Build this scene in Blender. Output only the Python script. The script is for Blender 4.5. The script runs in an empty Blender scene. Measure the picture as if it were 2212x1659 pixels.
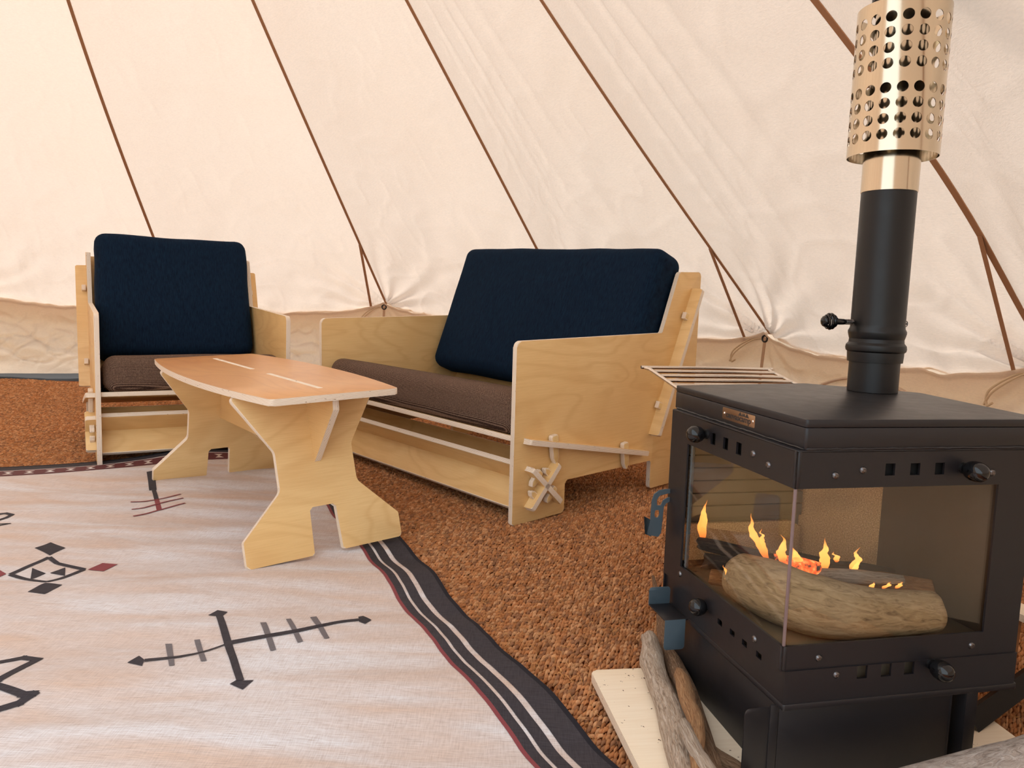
import bpy, bmesh, math, random
import numpy as np
from mathutils import Vector, Matrix, noise

random.seed(7)
rng = np.random.default_rng(7)
SC = bpy.context.scene
COL = SC.collection
PI = math.pi

# ------------------------------------------------------------------ camera
CAM_H, PITCH, ROLL, FPX = 0.78, 0.1336, 0.042, 1645.63
camd = bpy.data.cameras.new('camera')
cam = bpy.data.objects.new('camera', camd)
COL.objects.link(cam)
camd.sensor_fit = 'HORIZONTAL'
camd.sensor_width = 36.0
camd.lens = 36.0 * FPX / 2212.0
camd.clip_start = 0.02
_c, _s = math.cos(PITCH), math.sin(PITCH)
_f = Vector((0, _c, -_s)); _u = Vector((0, _s, _c)); _r = Vector((1, 0, 0))
_cr, _sr = math.cos(ROLL), math.sin(ROLL)
_r2 = _r * _cr + _u * _sr          # image right
_u2 = _u * _cr - _r * _sr
cam.matrix_world = Matrix(((_r2.x, _u2.x, -_f.x, 0), (_r2.y, _u2.y, -_f.y, 0), (_r2.z, _u2.z, -_f.z, CAM_H), (0, 0, 0, 1)))
SC.camera = cam

# ------------------------------------------------------------------ light
world = bpy.data.worlds.new('overcast_sky')
SC.world = world
world.use_nodes = True
wn = world.node_tree.nodes; wl = world.node_tree.links
wn.clear()
wo = wn.new('ShaderNodeOutputWorld'); wb = wn.new('ShaderNodeBackground')
wb.inputs['Color'].default_value = (0.84, 0.93, 1.0, 1)
wb.inputs['Strength'].default_value = 3.0
wl.new(wb.outputs[0], wo.inputs[0])
sund = bpy.data.lights.new('sun', 'SUN'); sund.energy = 6.5; sund.angle = math.radians(12); sund.color = (1.0, 0.97, 0.93)
sun = bpy.data.objects.new('sun', sund); COL.objects.link(sun)
sun.rotation_euler = Vector((-0.48, 0.20, 0.85)).to_track_quat('Z', 'Y').to_euler()

vs = SC.view_settings
vs.view_transform = 'Standard'; vs.look = 'None'; vs.gamma = 1.0; vs.use_curve_mapping = False
vs.exposure = -0.55
try:
    SC.cycles.use_denoising = True
    SC.cycles.max_bounces = 6; SC.cycles.diffuse_bounces = 3; SC.cycles.glossy_bounces = 2
    SC.cycles.use_adaptive_sampling = True; SC.cycles.adaptive_threshold = 0.13; SC.cycles.adaptive_min_samples = 16
    SC.cycles.transmission_bounces = 4; SC.cycles.transparent_max_bounces = 10
    SC.cycles.sample_clamp_indirect = 8.0
except Exception:
    pass

# ------------------------------------------------------------------ helpers
def srgb(r, g, b):
    f = lambda c: (c / 12.92 if c <= 0.04045 else ((c + 0.055) / 1.055) ** 2.4)
    return (f(r / 255), f(g / 255), f(b / 255), 1)

def link(o, parent=None, M=None):
    COL.objects.link(o)
    if parent is not None: o.parent = parent
    if M is not None: o.matrix_local = M if parent is None else M
    return o

def tag(o, label=None, cat=None, group=None, kind=None):
    if label: o['label'] = label
    if cat: o['category'] = cat
    if group: o['group'] = group
    if kind: o['kind'] = kind
    return o

def empty(name, M=None):
    o = bpy.data.objects.new(name, None)
    o.empty_display_size = 0.1
    COL.objects.link(o)
    if M is not None: o.matrix_world = M
    return o

def fin(name, bm, mats, parent=None, M=None, smooth=False, sharp=None):
    me = bpy.data.meshes.new(name)
    bmesh.ops.recalc_face_normals(bm, faces=bm.faces)
    bm.to_mesh(me); bm.free()
    if not isinstance(mats, (list, tuple)): mats = [mats]
    for m in mats: me.materials.append(m)
    if smooth:
        me.shade_smooth() if hasattr(me, 'shade_smooth') else None
        if sharp is not None:
            try: me.set_sharp_from_angle(angle=math.radians(sharp))
            except Exception: pass
    o = bpy.data.objects.new(name, me)
    COL.objects.link(o)
    if parent is not None: o.parent = parent
    if M is not None: o.matrix_local = M
    return o

def pydata(name, verts, faces, mats, parent=None, M=None, smooth=True):
    me = bpy.data.meshes.new(name)
    me.from_pydata([tuple(map(float, v)) for v in verts], [], [tuple(f) for f in faces])
    if not isinstance(mats, (list, tuple)): mats = [mats]
    for m in mats: me.materials.append(m)
    if smooth: me.polygons.foreach_set('use_smooth', [True] * len(me.polygons))
    me.update()
    o = bpy.data.objects.new(name, me)
    COL.objects.link(o)
    if parent is not None: o.parent = parent
    if M is not None: o.matrix_local = M
    return o

def np_mesh(name, V, Q, mat, parent=None, colors=None, smooth=True):
    """V (n,3), Q (m,4) quads -> mesh, optional per-vertex colour"""
    me = bpy.data.meshes.new(name)
    n, m = len(V), len(Q)
    me.vertices.add(n); me.vertices.foreach_set('co', np.ascontiguousarray(V, np.float32).ravel())
    me.loops.add(m * 4); me.loops.foreach_set('vertex_index', np.ascontiguousarray(Q, np.int32).ravel())
    me.polygons.add(m); me.polygons.foreach_set('loop_start', np.arange(m, dtype=np.int32) * 4)
    me.update(calc_edges=True)
    if smooth: me.polygons.foreach_set('use_smooth', np.ones(m, bool))
    if colors is not None:
        ca = me.color_attributes.new('tint', 'FLOAT_COLOR', 'POINT')
        ca.data.foreach_set('color', np.ascontiguousarray(colors, np.float32).ravel())
    me.materials.append(mat)
    me.validate()
    o = bpy.data.objects.new(name, me); COL.objects.link(o)
    if parent is not None: o.parent = parent
    return o

def bm_box(bm, x0, x1, y0, y1, z0, z1, bev=0.0, seg=2):
    vs_ = [bm.verts.new(p) for p in ((x0,y0,z0),(x1,y0,z0),(x1,y1,z0),(x0,y1,z0),(x0,y0,z1),(x1,y0,z1),(x1,y1,z1),(x0,y1,z1))]
    fs = [bm.faces.new([vs_[i] for i in q]) for q in ((0,3,2,1),(4,5,6,7),(0,1,5,4),(1,2,6,5),(2,3,7,6),(3,0,4,7))]
    if bev > 0:
        es = list({e for f in fs for e in f.edges})
        bmesh.ops.bevel(bm, geom=es, offset=bev, segments=seg, affect='EDGES', profile=0.5)

def box(name, x0, x1, y0, y1, z0, z1, mat, parent=None, M=None, bev=0.0, seg=2):
    bm = bmesh.new(); bm_box(bm, x0, x1, y0, y1, z0, z1, bev, seg)
    return fin(name, bm, mat, parent, M, smooth=bev > 0, sharp=35)

def round_poly(pts, rad, n=5):
    """pts list of (x,y[,r]); rounds corners"""
    out = []
    N = len(pts)
    for i in range(N):
        p = Vector(pts[i][:2]); a = Vector(pts[i-1][:2]); b = Vector(pts[(i+1) % N][:2])
        r = pts[i][2] if len(pts[i]) > 2 else rad
        if r <= 0: out.append((p.x, p.y)); continue
        d1 = (a - p); d2 = (b - p); l1, l2 = d1.length, d2.length; d1 /= l1; d2 /= l2
        ang = d1.angle(d2)
        if ang > PI - 0.02: out.append((p.x, p.y)); continue
        t = min(r / math.tan(ang / 2), l1 * 0.45, l2 * 0.45)
        r = t * math.tan(ang / 2)
        bis = (d1 + d2).normalized(); c = p + bis * (r / math.sin(ang / 2))
        s = p + d1 * t; e = p + d2 * t
        a0 = math.atan2(s.y - c.y, s.x - c.x); a1 = math.atan2(e.y - c.y, e.x - c.x)
        da = (a1 - a0 + PI) % (2 * PI) - PI
        for k in range(n + 1):
            a_ = a0 + da * k / n
            out.append((c.x + r * math.cos(a_), c.y + r * math.sin(a_)))
    return out

def panel(name, outline, th, mats, parent=None, M=None, bev=0.002, seg=2):
    """flat board: outline in local XY, thickness along local Z (0..th); mats = (face, edge)"""
    bm = bmesh.new()
    bot = [bm.verts.new((x, y, 0)) for x, y in outline]
    top = [bm.verts.new((x, y, th)) for x, y in outline]
    n = len(outline)
    fb = bm.faces.new(bot[::-1]); ft = bm.faces.new(top)
    for i in range(n):
        f = bm.faces.new((bot[i], bot[(i+1) % n], top[(i+1) % n], top[i])); f.material_index = 1 if isinstance(mats, (list, tuple)) and len(mats) > 1 else 0
    if bev > 0:
        es = list(set(fb.edges) | set(ft.edges))
        r = bmesh.ops.bevel(bm, geom=es, offset=bev, segments=seg, affect='EDGES', profile=0.5, clamp_overlap=True)
        if isinstance(mats, (list, tuple)) and len(mats) > 1:
            for f in r['faces']: f.material_index = 1
    bmesh.ops.recalc_face_normals(bm, faces=bm.faces)
    return fin(name, bm, mats, parent, M, smooth=True, sharp=30)

def axes(o, X, Y, Z):
    X, Y, Z, o = Vector(X).normalized(), Vector(Y).normalized(), Vector(Z).normalized(), Vector(o)
    return Matrix(((X.x, Y.x, Z.x, o.x), (X.y, Y.y, Z.y, o.y), (X.z, Y.z, Z.z, o.z), (0, 0, 0, 1)))

def frame(ox, oy, oz, ang, tx, ty):
    X = Vector((math.cos(ang), math.sin(ang), tx)); Y = Vector((-math.sin(ang), math.cos(ang), ty))
    X.normalize(); Z = X.cross(Y).normalized(); Y = Z.cross(X)
    return axes((ox, oy, oz), X, Y, Z)

def tube(name, path, rad, mat, parent=None, M=None, n=8, closed=False, caps=True, bm=None):
    own = bm is None
    if own: bm = bmesh.new()
    P = [Vector(p) for p in path]; N = len(P)
    rings = []
    prev = None
    for i in range(N):
        if closed: d = P[(i+1) % N] - P[i-1]
        else: d = P[min(i+1, N-1)] - P[max(i-1, 0)]
        d.normalize()
        if prev is None:
            ref = Vector((0, 0, 1)) if abs(d.z) < 0.9 else Vector((1, 0, 0))
            a = d.cross(ref).normalized()
        else:
            a = (prev - d * prev.dot(d)).normalized()
        prev = a; b = d.cross(a)
        r = rad[i] if isinstance(rad, (list, tuple)) else rad
        rings.append([bm.verts.new(P[i] + (a * math.cos(2*PI*k/n) + b * math.sin(2*PI*k/n)) * r) for k in range(n)])
    for i in range(N if closed else N - 1):
        A, B = rings[i], rings[(i+1) % N]
        for k in range(n): bm.faces.new((A[k], A[(k+1) % n], B[(k+1) % n], B[k]))
    if caps and not closed:
        bm.faces.new(rings[0][::-1]); bm.faces.new(rings[-1])
    if own: return fin(name, bm, mat, parent, M, smooth=True, sharp=50)

def lathe(name, prof, mat, parent=None, M=None, n=40, sharp=30):
    bm = bmesh.new(); rings = []
    for r, z in prof:
        if r < 1e-6: rings.append([bm.verts.new((0, 0, z))])
        else: rings.append([bm.verts.new((r * math.cos(2*PI*k/n), r * math.sin(2*PI*k/n), z)) for k in range(n)])
    for A, B in zip(rings, rings[1:]):
        for k in range(n):
            k2 = (k+1) % n
            if len(A) == 1 and len(B) == 1: continue
            if len(A) == 1: bm.faces.new((A[0], B[k], B[k2]))
            elif len(B) == 1: bm.faces.new((A[k], A[k2], B[0]))
            else: bm.faces.new((A[k], A[k2], B[k2], B[k]))
    return fin(name, bm, mat, parent, M, smooth=True, sharp=sharp)

def ico(name, r, mat, parent=None, M=None, sub=3, scale=(1, 1, 1)):
    bm = bmesh.new(); bmesh.ops.create_icosphere(bm, subdivisions=sub, radius=r)
    for v in bm.verts: v.co = Vector((v.co.x * scale[0], v.co.y * scale[1], v.co.z * scale[2]))
    return fin(name, bm, mat, parent, M, smooth=True)

def T(x, y, z): return Matrix.Translation((x, y, z))

def catmull(pts, sub=8):
    P = [Vector(p) for p in pts]; out = []
    for i in range(len(P) - 1):
        p0 = P[i-1] if i else P[i] * 2 - P[i+1]; p1 = P[i]; p2 = P[i+1]; p3 = P[i+2] if i + 2 < len(P) else P[i+1] * 2 - P[i]
        for k in range(sub):
            t = k / sub
            out.append(0.5 * ((2*p1) + (-p0+p2)*t + (2*p0-5*p1+4*p2-p3)*t*t + (-p0+3*p1-3*p2+p3)*t**3))
    out.append(P[-1]); return out

# ------------------------------------------------------------------ materials
class NT:
    def __init__(s, name):
        s.m = bpy.data.materials.new(name); s.m.use_nodes = True
        s.t = s.m.node_tree; s.n = s.t.nodes; s.l = s.t.links
        s.n.clear(); s.out = s.n.new('ShaderNodeOutputMaterial')
    def new(s, typ, **kw):
        nd = s.n.new(typ)
        for k, v in kw.items():
            if k.startswith('i_'):
                key = k[2:].replace('_', ' ')
                nd.inputs[key].default_value = v
            else: setattr(nd, k, v)
        return nd
    def lk(s, a, b): s.l.new(a, b)
    def coord(s, which='Object', scale=(1, 1, 1), rot=(0, 0, 0), loc=(0, 0, 0)):
        tc = s.new('ShaderNodeTexCoord'); mp = s.new('ShaderNodeMapping')
        mp.inputs['Scale'].default_value = scale; mp.inputs['Rotation'].default_value = rot; mp.inputs['Location'].default_value = loc
        s.lk(tc.outputs[which], mp.inputs[0]); return mp.outputs[0]
    def noise(s, vec, scale=5, detail=3, rough=0.5, dist=0.0):
        nd = s.new('ShaderNodeTexNoise'); nd.inputs['Scale'].default_value = scale; nd.inputs['Detail'].default_value = detail
        nd.inputs['Roughness'].default_value = rough; nd.inputs['Distortion'].default_value = dist
        s.lk(vec, nd.inputs['Vector']); return nd.outputs['Fac']
    def ramp(s, fac, stops):
        r = s.new('ShaderNodeValToRGB'); e = r.color_ramp.elements
        while len(e) > 1: e.remove(e[-1])
        e[0].position, e[0].color = stops[0]
        for p, c in stops[1:]:
            q = e.new(p); q.color = c
        s.lk(fac, r.inputs[0]); return r.outputs[0]
    def mix(s, fac, a, b, mode='MIX'):
        m = s.new('ShaderNodeMix', data_type='RGBA', blend_type=mode)
        for sock, v in ((m.inputs[0], fac), (m.inputs[6], a), (m.inputs[7], b)):
            if hasattr(v, 'is_output') or isinstance(v, bpy.types.NodeSocket): s.lk(v, sock)
            else: sock.default_value = v
        return m.outputs[2]
    def math(s, op, a, b=None, c=None):
        m = s.new('ShaderNodeMath', operation=op)
        for sock, v in zip(m.inputs, (a, b, c)):
            if v is None: continue
            if isinstance(v, bpy.types.NodeSocket): s.lk(v, sock)
            else: sock.default_value = v
        return m.outputs[0]
    def bump(s, h, strength=0.3, dist=0.002):
        b = s.new('ShaderNodeBump'); b.inputs['Strength'].default_value = strength; b.inputs['Distance'].default_value = dist
        s.lk(h, b.inputs['Height']); return b.outputs[0]
    def bsdf(s, color, rough=0.5, metal=0.0, normal=None, **kw):
        p = s.new('ShaderNodeBsdfPrincipled')
        for sock, v in ((p.inputs['Base Color'], color), (p.inputs['Roughness'], rough), (p.inputs['Metallic'], metal)):
            if isinstance(v, bpy.types.NodeSocket): s.lk(v, sock)
            else: sock.default_value = v
        for k, v in kw.items(): p.inputs[k.replace('_', ' ')].default_value = v
        if normal is not None: s.lk(normal, p.inputs['Normal'])
        return p.outputs[0]
    def done(s, sh):
        s.lk(sh, s.out.inputs['Surface']); return s.m

def simple(name, col, rough=0.5, metal=0.0, **kw):
    t = NT(name); return t.done(t.bsdf(col, rough, metal, **kw))

def sepxyz(t, vec):
    s = t.new('ShaderNodeSeparateXYZ'); t.lk(vec, s.inputs[0]); return s.outputs

def ply_face(name, c_light, c_mid, c_dark, rough=0.42, seed=0.0):
    t = NT(name)
    v = t.coord('Object', (1, 1, 1), loc=(seed, seed * 0.37, 0))
    info = t.new('ShaderNodeObjectInfo')
    add = t.new('ShaderNodeVectorMath', operation='ADD'); t.lk(v, add.inputs[0])
    mul = t.new('ShaderNodeVectorMath', operation='SCALE'); mul.inputs['Scale'].default_value = 9.0
    comb = t.new('ShaderNodeCombineXYZ'); t.lk(info.outputs['Random'], comb.inputs[0]); t.lk(info.outputs['Random'], comb.inputs[1])
    t.lk(comb.outputs[0], mul.inputs[0]); t.lk(mul.outputs[0], add.inputs[1]); v = add.outputs[0]
    m2 = t.new('ShaderNodeMapping'); m2.inputs['Scale'].default_value = (1.1, 3.2, 1.0); t.lk(v, m2.inputs[0])
    n1 = t.noise(m2.outputs[0], 1.5, 2.0, 0.45, 0.6)
    rings = t.math('SINE', t.math('MULTIPLY', n1, 48.0))
    rings = t.math('MULTIPLY_ADD', rings, 0.5, 0.5)
    rings = t.math('POWER', rings, 3.0)
    m3 = t.new('ShaderNodeMapping'); m3.inputs['Scale'].default_value = (5.0, 160.0, 1.0); t.lk(v, m3.inputs[0])
    n2 = t.noise(m3.outputs[0], 2.0, 4, 0.6)
    big = t.noise(v, 3.0, 2)
    c = t.ramp(big, [(0.3, c_mid), (0.7, c_light)])
    c = t.mix(t.math('MULTIPLY', rings, 0.24), c, c_dark)
    c = t.mix(t.math('MULTIPLY', t.math('SUBTRACT', n2, 0.42), 0.9), c, c_dark)
    nb = t.bump(n2, 0.12, 0.0008)
    return t.done(t.bsdf(c, rough, normal=nb))

def ply_edge(name, period=0.0030):
    t = NT(name)
    v = t.coord('Object'); z = sepxyz(t, v)[2]
    jig = t.noise(t.coord('Object', (14, 14, 40)), 3.0, 2)
    w = t.math('SINE', t.math('ADD', t.math('MULTIPLY', z, 2 * PI / period), t.math('MULTIPLY', jig, 1.2)))
    w = t.math('MULTIPLY_ADD', w, 0.5, 0.5)
    c = t.ramp(w, [(0.0, srgb(206, 166, 126)), (0.30, srgb(236, 214, 188)), (0.7, srgb(248, 236, 220))])
    spots = t.noise(t.coord('Object', (60, 60, 400)), 1.2, 1)
    c = t.mix(t.math('GREATER_THAN', spots, 0.74), c, srgb(120, 84, 60))
    return t.done(t.bsdf(c, 0.6))

M_PLY = ply_face('birch_plywood', srgb(241, 203, 143), srgb(233, 188, 124), srgb(206, 152, 88))
M_PLYTOP = ply_face('varnished_birch', srgb(226, 168, 108), srgb(215, 152, 94), srgb(192, 126, 74), 0.32, 3.1)
M_EDGE = ply_edge('plywood_edge')
M_PEG = ply_face('pine_peg', srgb(238, 208, 150), srgb(226, 184, 118), srgb(196, 140, 76), 0.5, 1.7)
PLY = (M_PLY, M_EDGE)

def canvas_mat(name, col, trans=0.55, crease=0.5):
    t = NT(name)
    v = t.coord('Object')
    blot = t.noise(v, 1.3, 2, 0.55)
    thread = t.noise(t.coord('Object', (70, 70, 300)), 1.0, 2, 0.75)
    nb = t.bump(thread, 0.35, 0.004)
    c1 = t.mix(t.math('MULTIPLY', blot, 0.4), col, tuple(x * y for x, y in zip(col[:3], (0.95, 0.86, 0.78))) + (1,))
    c1 = t.mix(t.math('MULTIPLY', t.math('SUBTRACT', thread, 0.36), 0.75), c1, tuple(x * 0.72 for x in col[:3]) + (1,))
    d = t.new('ShaderNodeBsdfDiffuse'); t.lk(c1, d.inputs['Color']); t.lk(nb, d.inputs['Normal'])
    tr = t.new('ShaderNodeBsdfTranslucent'); t.lk(c1, tr.inputs['Color']); t.lk(nb, tr.inputs['Normal'])
    mx = t.new('ShaderNodeMixShader'); mx.inputs[0].default_value = trans
    t.lk(d.outputs[0], mx.inputs[1]); t.lk(tr.outputs[0], mx.inputs[2])
    return t.done(mx.outputs[0])

M_CANVAS = canvas_mat('cotton_canvas', srgb(236, 217, 200), 0.35)
M_WALLC = canvas_mat('cotton_canvas_wall', srgb(234, 211, 187), 0.39, 0.8)
M_TAPE = simple('brown_webbing', srgb(176, 128, 92), 0.85)
M_TAPEW = simple('tan_webbing', srgb(190, 152, 120), 0.85)
M_CORD = simple('cotton_cord', srgb(205, 175, 140), 0.9)
M_BLACKRING = simple('black_ring', (0.012, 0.012, 0.013, 1), 0.35)

def metal_paint(name, col, rough=0.42):
    t = NT(name); v = t.coord('Object')
    n = t.noise(v, 35.0, 4, 0.6); n2 = t.noise(v, 900.0, 1)
    rr = t.math('MULTIPLY_ADD', n, 0.16, rough - 0.08)
    return t.done(t.bsdf(col, rr, 0.0, t.bump(n2, 0.06, 0.0004), Specular_IOR_Level=0.46))
M_STOVE = metal_paint('black_stove_paint', srgb(30, 28, 31), 0.40)
M_PIPE = metal_paint('black_enamel_pipe', srgb(16, 16, 18), 0.42)
M_INNER = simple('sooty_steel_and_reflection', srgb(120, 104, 84), 0.6)  # inner steel; on the ribs its tan stands in for a reflection
M_REFLBROWN = simple('reflection_brown', srgb(84, 66, 52), 0.45)  # brown of a reflection in the glass, given to an inner plate
M_DARK = simple('dark_cavity', (0.006, 0.006, 0.006, 1), 0.9)
M_KNOB = simple('black_bakelite', (0.006, 0.006, 0.007, 1), 0.08)
M_STEEL = simple('stainless', srgb(232, 222, 210), 0.24, 1.0)
M_BOLT = simple('bolt_steel', srgb(120, 118, 120), 0.28, 1.0)
M_BLUESTEEL = metal_paint('blue_grey_steel', srgb(70, 83, 91), 0.45)
M_PLATE = simple('brushed_plate', srgb(170, 140, 112), 0.35, 1.0)
M_INK = simple('engraved_ink', srgb(48, 40, 36), 0.7)

def shield_mat():
    t = NT('polished_steel')
    v = t.coord('Object', (40, 40, 1.2)); n = t.noise(v, 2.0, 3)
    return t.done(t.bsdf(srgb(214, 196, 170), t.math('MULTIPLY_ADD', n, 0.16, 0.08), 1.0))
M_SHIELD = shield_mat()

def glass_mat():
    t = NT('sooty_glass')
    v = t.coord('Object'); n = t.noise(v, 6.0, 3)
    tint = t.ramp(n, [(0.3, (0.94, 0.91, 0.85, 1)), (0.7, (0.99, 0.98, 0.96, 1))])
    tp = t.new('ShaderNodeBsdfTransparent'); t.lk(tint, tp.inputs[0])
    gl = t.new('ShaderNodeBsdfGlossy'); gl.inputs['Roughness'].default_value = 0.015; gl.inputs['Color'].default_value = (1, .97, .92, 1)
    geo = t.new('ShaderNodeNewGeometry'); dp = t.new('ShaderNodeVectorMath', operation='DOT_PRODUCT')
    t.lk(geo.outputs['Incoming'], dp.inputs[0]); t.lk(geo.outputs['Normal'], dp.inputs[1])
    sch = t.math('MULTIPLY_ADD', t.math('POWER', t.math('SUBTRACT', 1.0, t.math('ABSOLUTE', dp.outputs['Value'])), 5.0), 0.95, 0.05)
    mx = t.new('ShaderNodeMixShader'); t.lk(sch, mx.inputs[0]); t.lk(tp.outputs[0], mx.inputs[1]); t.lk(gl.outputs[0], mx.inputs[2])
    return t.done(mx.outputs[0])
M_GLASS = glass_mat()
M_GLASSEDGE = simple('glass_edge', srgb(128, 108, 108), 0.25)

def vermic_mat():
    t = NT('vermiculite')
    v = t.coord('Object'); n = t.noise(v, 420.0, 2, 0.7); s_ = t.noise(v, 5.0, 2)
    c = t.ramp(n, [(0.3, srgb(176, 128, 82)), (0.55, srgb(226, 180, 128)), (0.75, srgb(250, 220, 178))])
    c = t.mix(t.ramp(s_, [(0.5, (0, 0, 0, 1)), (0.7, (0.6, 0.6, 0.6, 1))]), c, srgb(112, 92, 74))
    return t.done(t.bsdf(c, 0.85, 0.0, t.bump(n, 0.4, 0.001)))
M_VERM = vermic_mat()

def bark_mat(name, c0, c1, c2, bump=0.9, rough=0.85):
    t = NT(name)
    v = t.coord('UV', (2.2, 14, 1)); n = t.noise(v, 2.2, 5, 0.65, 1.2)
    g = t.noise(t.coord('Object'), 26.0, 2)
    c = t.ramp(n, [(0.28, c0), (0.48, c1), (0.72, c2)])
    c = t.mix(t.math('MULTIPLY', g, 0.5), c, c1)
    return t.done(t.bsdf(c, rough, 0.0, t.bump(n, bump, 0.008)))
M_DRIFT = bark_mat('driftwood_brown', srgb(52, 34, 22), srgb(132, 98, 70), srgb(188, 158, 128))
M_DRIFTT = bark_mat('driftwood_tan', srgb(84, 52, 30), srgb(176, 128, 86), srgb(216, 176, 132))
M_DRIFTP = bark_mat('driftwood_pale', srgb(92, 70, 54), srgb(190, 166, 144), srgb(234, 222, 208))
M_LOGGREY = bark_mat('weathered_log', srgb(96, 80, 70), srgb(176, 162, 152), srgb(214, 208, 204))
M_FIRELOG = bark_mat('split_fire_log', srgb(92, 74, 54), srgb(164, 142, 112), srgb(196, 176, 146), 0.30)
M_CHAR = bark_mat('charred_wood', srgb(14, 12, 11), srgb(38, 31, 27), srgb(96, 78, 64))
M_ASH = bark_mat('ashen_wood', srgb(22, 18, 17), srgb(186, 172, 160), srgb(228, 220, 212))
M_KIND = bark_mat('kindling_wood', srgb(70, 44, 26), srgb(146, 98, 58), srgb(190, 140, 92))

def velvet_mat():
    t = NT('navy_velvet')
    v = t.coord('Object'); w = t.noise(t.coord('Object', (30, 4, 4)), 9.0, 4, 0.65); f = t.noise(v, 700.0, 1)
    c = t.ramp(w, [(0.3, srgb(12, 22, 38)), (0.7, srgb(20, 40, 60))])
    p = t.new('ShaderNodeBsdfPrincipled'); t.lk(c, p.inputs['Base Color']); p.inputs['Roughness'].default_value = 0.95
    p.inputs['Specular IOR Level'].default_value = 0.1
    p.inputs['Sheen Weight'].default_value = 0.10; p.inputs['Sheen Roughness'].default_value = 0.35; p.inputs['Sheen Tint'].default_value = srgb(70, 110, 150)
    t.lk(t.bump(t.math('ADD', f, t.math('MULTIPLY', w, 0.8)), 0.25, 0.0012), p.inputs['Normal'])
    return t.done(p.outputs[0])
M_VELVET = velvet_mat()

def tweed_mat():
    t = NT('brown_tweed')
    x, y, z = sepxyz(t, t.coord('Object'))
    a = t.math('ADD', x, t.math('MULTIPLY', z, 1.0)); b = t.math('ADD', y, z)
    K = 2 * PI / 0.0085
    wa = t.math('SINE', t.math('MULTIPLY', t.math('ADD', a, b), K)); wb_ = t.math('SINE', t.math('MULTIPLY', t.math('SUBTRACT', a, b), K))
    w = t.math('MULTIPLY_ADD', t.math('MULTIPLY', wa, wb_), 0.5, 0.5)
    n = t.noise(t.coord('Object'), 240.0, 2, 0.7)
    f = t.math('ADD', t.math('MULTIPLY', w, 0.6), t.math('MULTIPLY', n, 0.4))
    c = t.ramp(f, [(0.30, srgb(32, 21, 18)), (0.5, srgb(84, 61, 50)), (0.70, srgb(156, 128, 108))])
    return t.done(t.bsdf(c, 0.95, 0.0, t.bump(f, 0.5, 0.002), Specular_IOR_Level=0.15))
M_TWEED = tweed_mat()

def cloth_mat(name, col, vary, rough=0.9, speck=0.25, spec=0.25):
    t = NT(name)
    v = t.coord('Object', (14, 14, 14), rot=(0, 0, -0.5)); v2 = t.coord('Object', (26, 520, 1), rot=(0, 0, -0.50)); v3 = t.coord('Object', (520, 26, 1), rot=(0, 0, -0.50))
    a = t.noise(v2, 1.0, 2, 0.6); b = t.noise(v3, 1.0, 2, 0.6)
    w = t.math('MULTIPLY_ADD', a, 0.6, t.math('MULTIPLY', b, 0.4))
    big = t.noise(t.coord('Object'), 2.2, 3)
    c = t.mix(t.math('MULTIPLY', big, 0.5), col, vary)
    c = t.mix(t.math('MULTIPLY', t.math('SUBTRACT', w, 0.35), speck * 3), c, vary)
    return t.done(t.bsdf(c, rough, 0.0, t.bump(w, 0.35, 0.0016), Specular_IOR_Level=spec))
def rug_mat():
    t = NT('rug_cotton')
    a = t.noise(t.coord('Object', (26, 520, 1), rot=(0, 0, -0.16)), 1.0, 2, 0.7); b = t.noise(t.coord('Object', (420, 30, 1), rot=(0, 0, -0.50)), 1.0, 2, 0.6)
    w = t.math('MULTIPLY_ADD', a, 0.65, t.math('MULTIPLY', b, 0.35))
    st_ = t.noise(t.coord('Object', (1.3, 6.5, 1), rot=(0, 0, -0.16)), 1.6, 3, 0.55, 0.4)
    c = t.ramp(st_, [(0.34, srgb(230, 228, 232)), (0.52, srgb(220, 206, 201)), (0.70, srgb(218, 192, 176))])  # warm and bluish sheen of the folds put into the colour as streaks
    c = t.mix(t.math('MULTIPLY', t.math('SUBTRACT', w, 0.42), 2.6), c, srgb(170, 146, 136))
    return t.done(t.bsdf(c, 0.6, 0.0, t.bump(w, 0.4, 0.0018), Specular_IOR_Level=0.5))
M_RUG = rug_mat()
M_RUGBLK = cloth_mat('rug_black', srgb(20, 18, 22), srgb(88, 82, 88), 0.8, 0.55, 0.25)
M_RUGGREY = cloth_mat('rug_grey', srgb(84, 82, 92), srgb(140, 130, 128), 0.7, 0.4, 0.4)
M_RUGRED = cloth_mat('rug_maroon', srgb(120, 44, 52), srgb(158, 84, 88), 0.7, 0.35, 0.4)
M_RUGWINE = cloth_mat('rug_wine', srgb(86, 36, 42), srgb(112, 60, 64), 0.7, 0.3, 0.4)
M_RUGEDGE = cloth_mat('rug_edge', srgb(20, 19, 26), srgb(40, 38, 48), 0.8, 0.3, 0.3)

def coir_mat():
    t = NT('coir_fibre')
    at = t.new('ShaderNodeAttribute', attribute_name='tint')
    n = t.noise(t.coord('Object'), 330.0, 3, 0.7)
    c = t.mix(t.math('MULTIPLY', n, 0.5), at.outputs['Color'], srgb(140, 86, 46), 'MIX')
    return t.done(t.bsdf(c, 0.85, 0.0, t.bump(n, 0.3, 0.002), Specular_IOR_Level=0.2))
M_COIR = coir_mat()
M_COIRBASE = cloth_mat('coir_backing', srgb(176, 98, 44), srgb(126, 68, 30), 0.95, 0.4)
M_SHEET = cloth_mat('groundsheet', srgb(50, 48, 48), srgb(38, 36, 36), 0.7, 0.2)
M_GRASS = cloth_mat('outside_grass', srgb(138, 128, 104), srgb(150, 138, 112), 0.95, 0.4)

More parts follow.
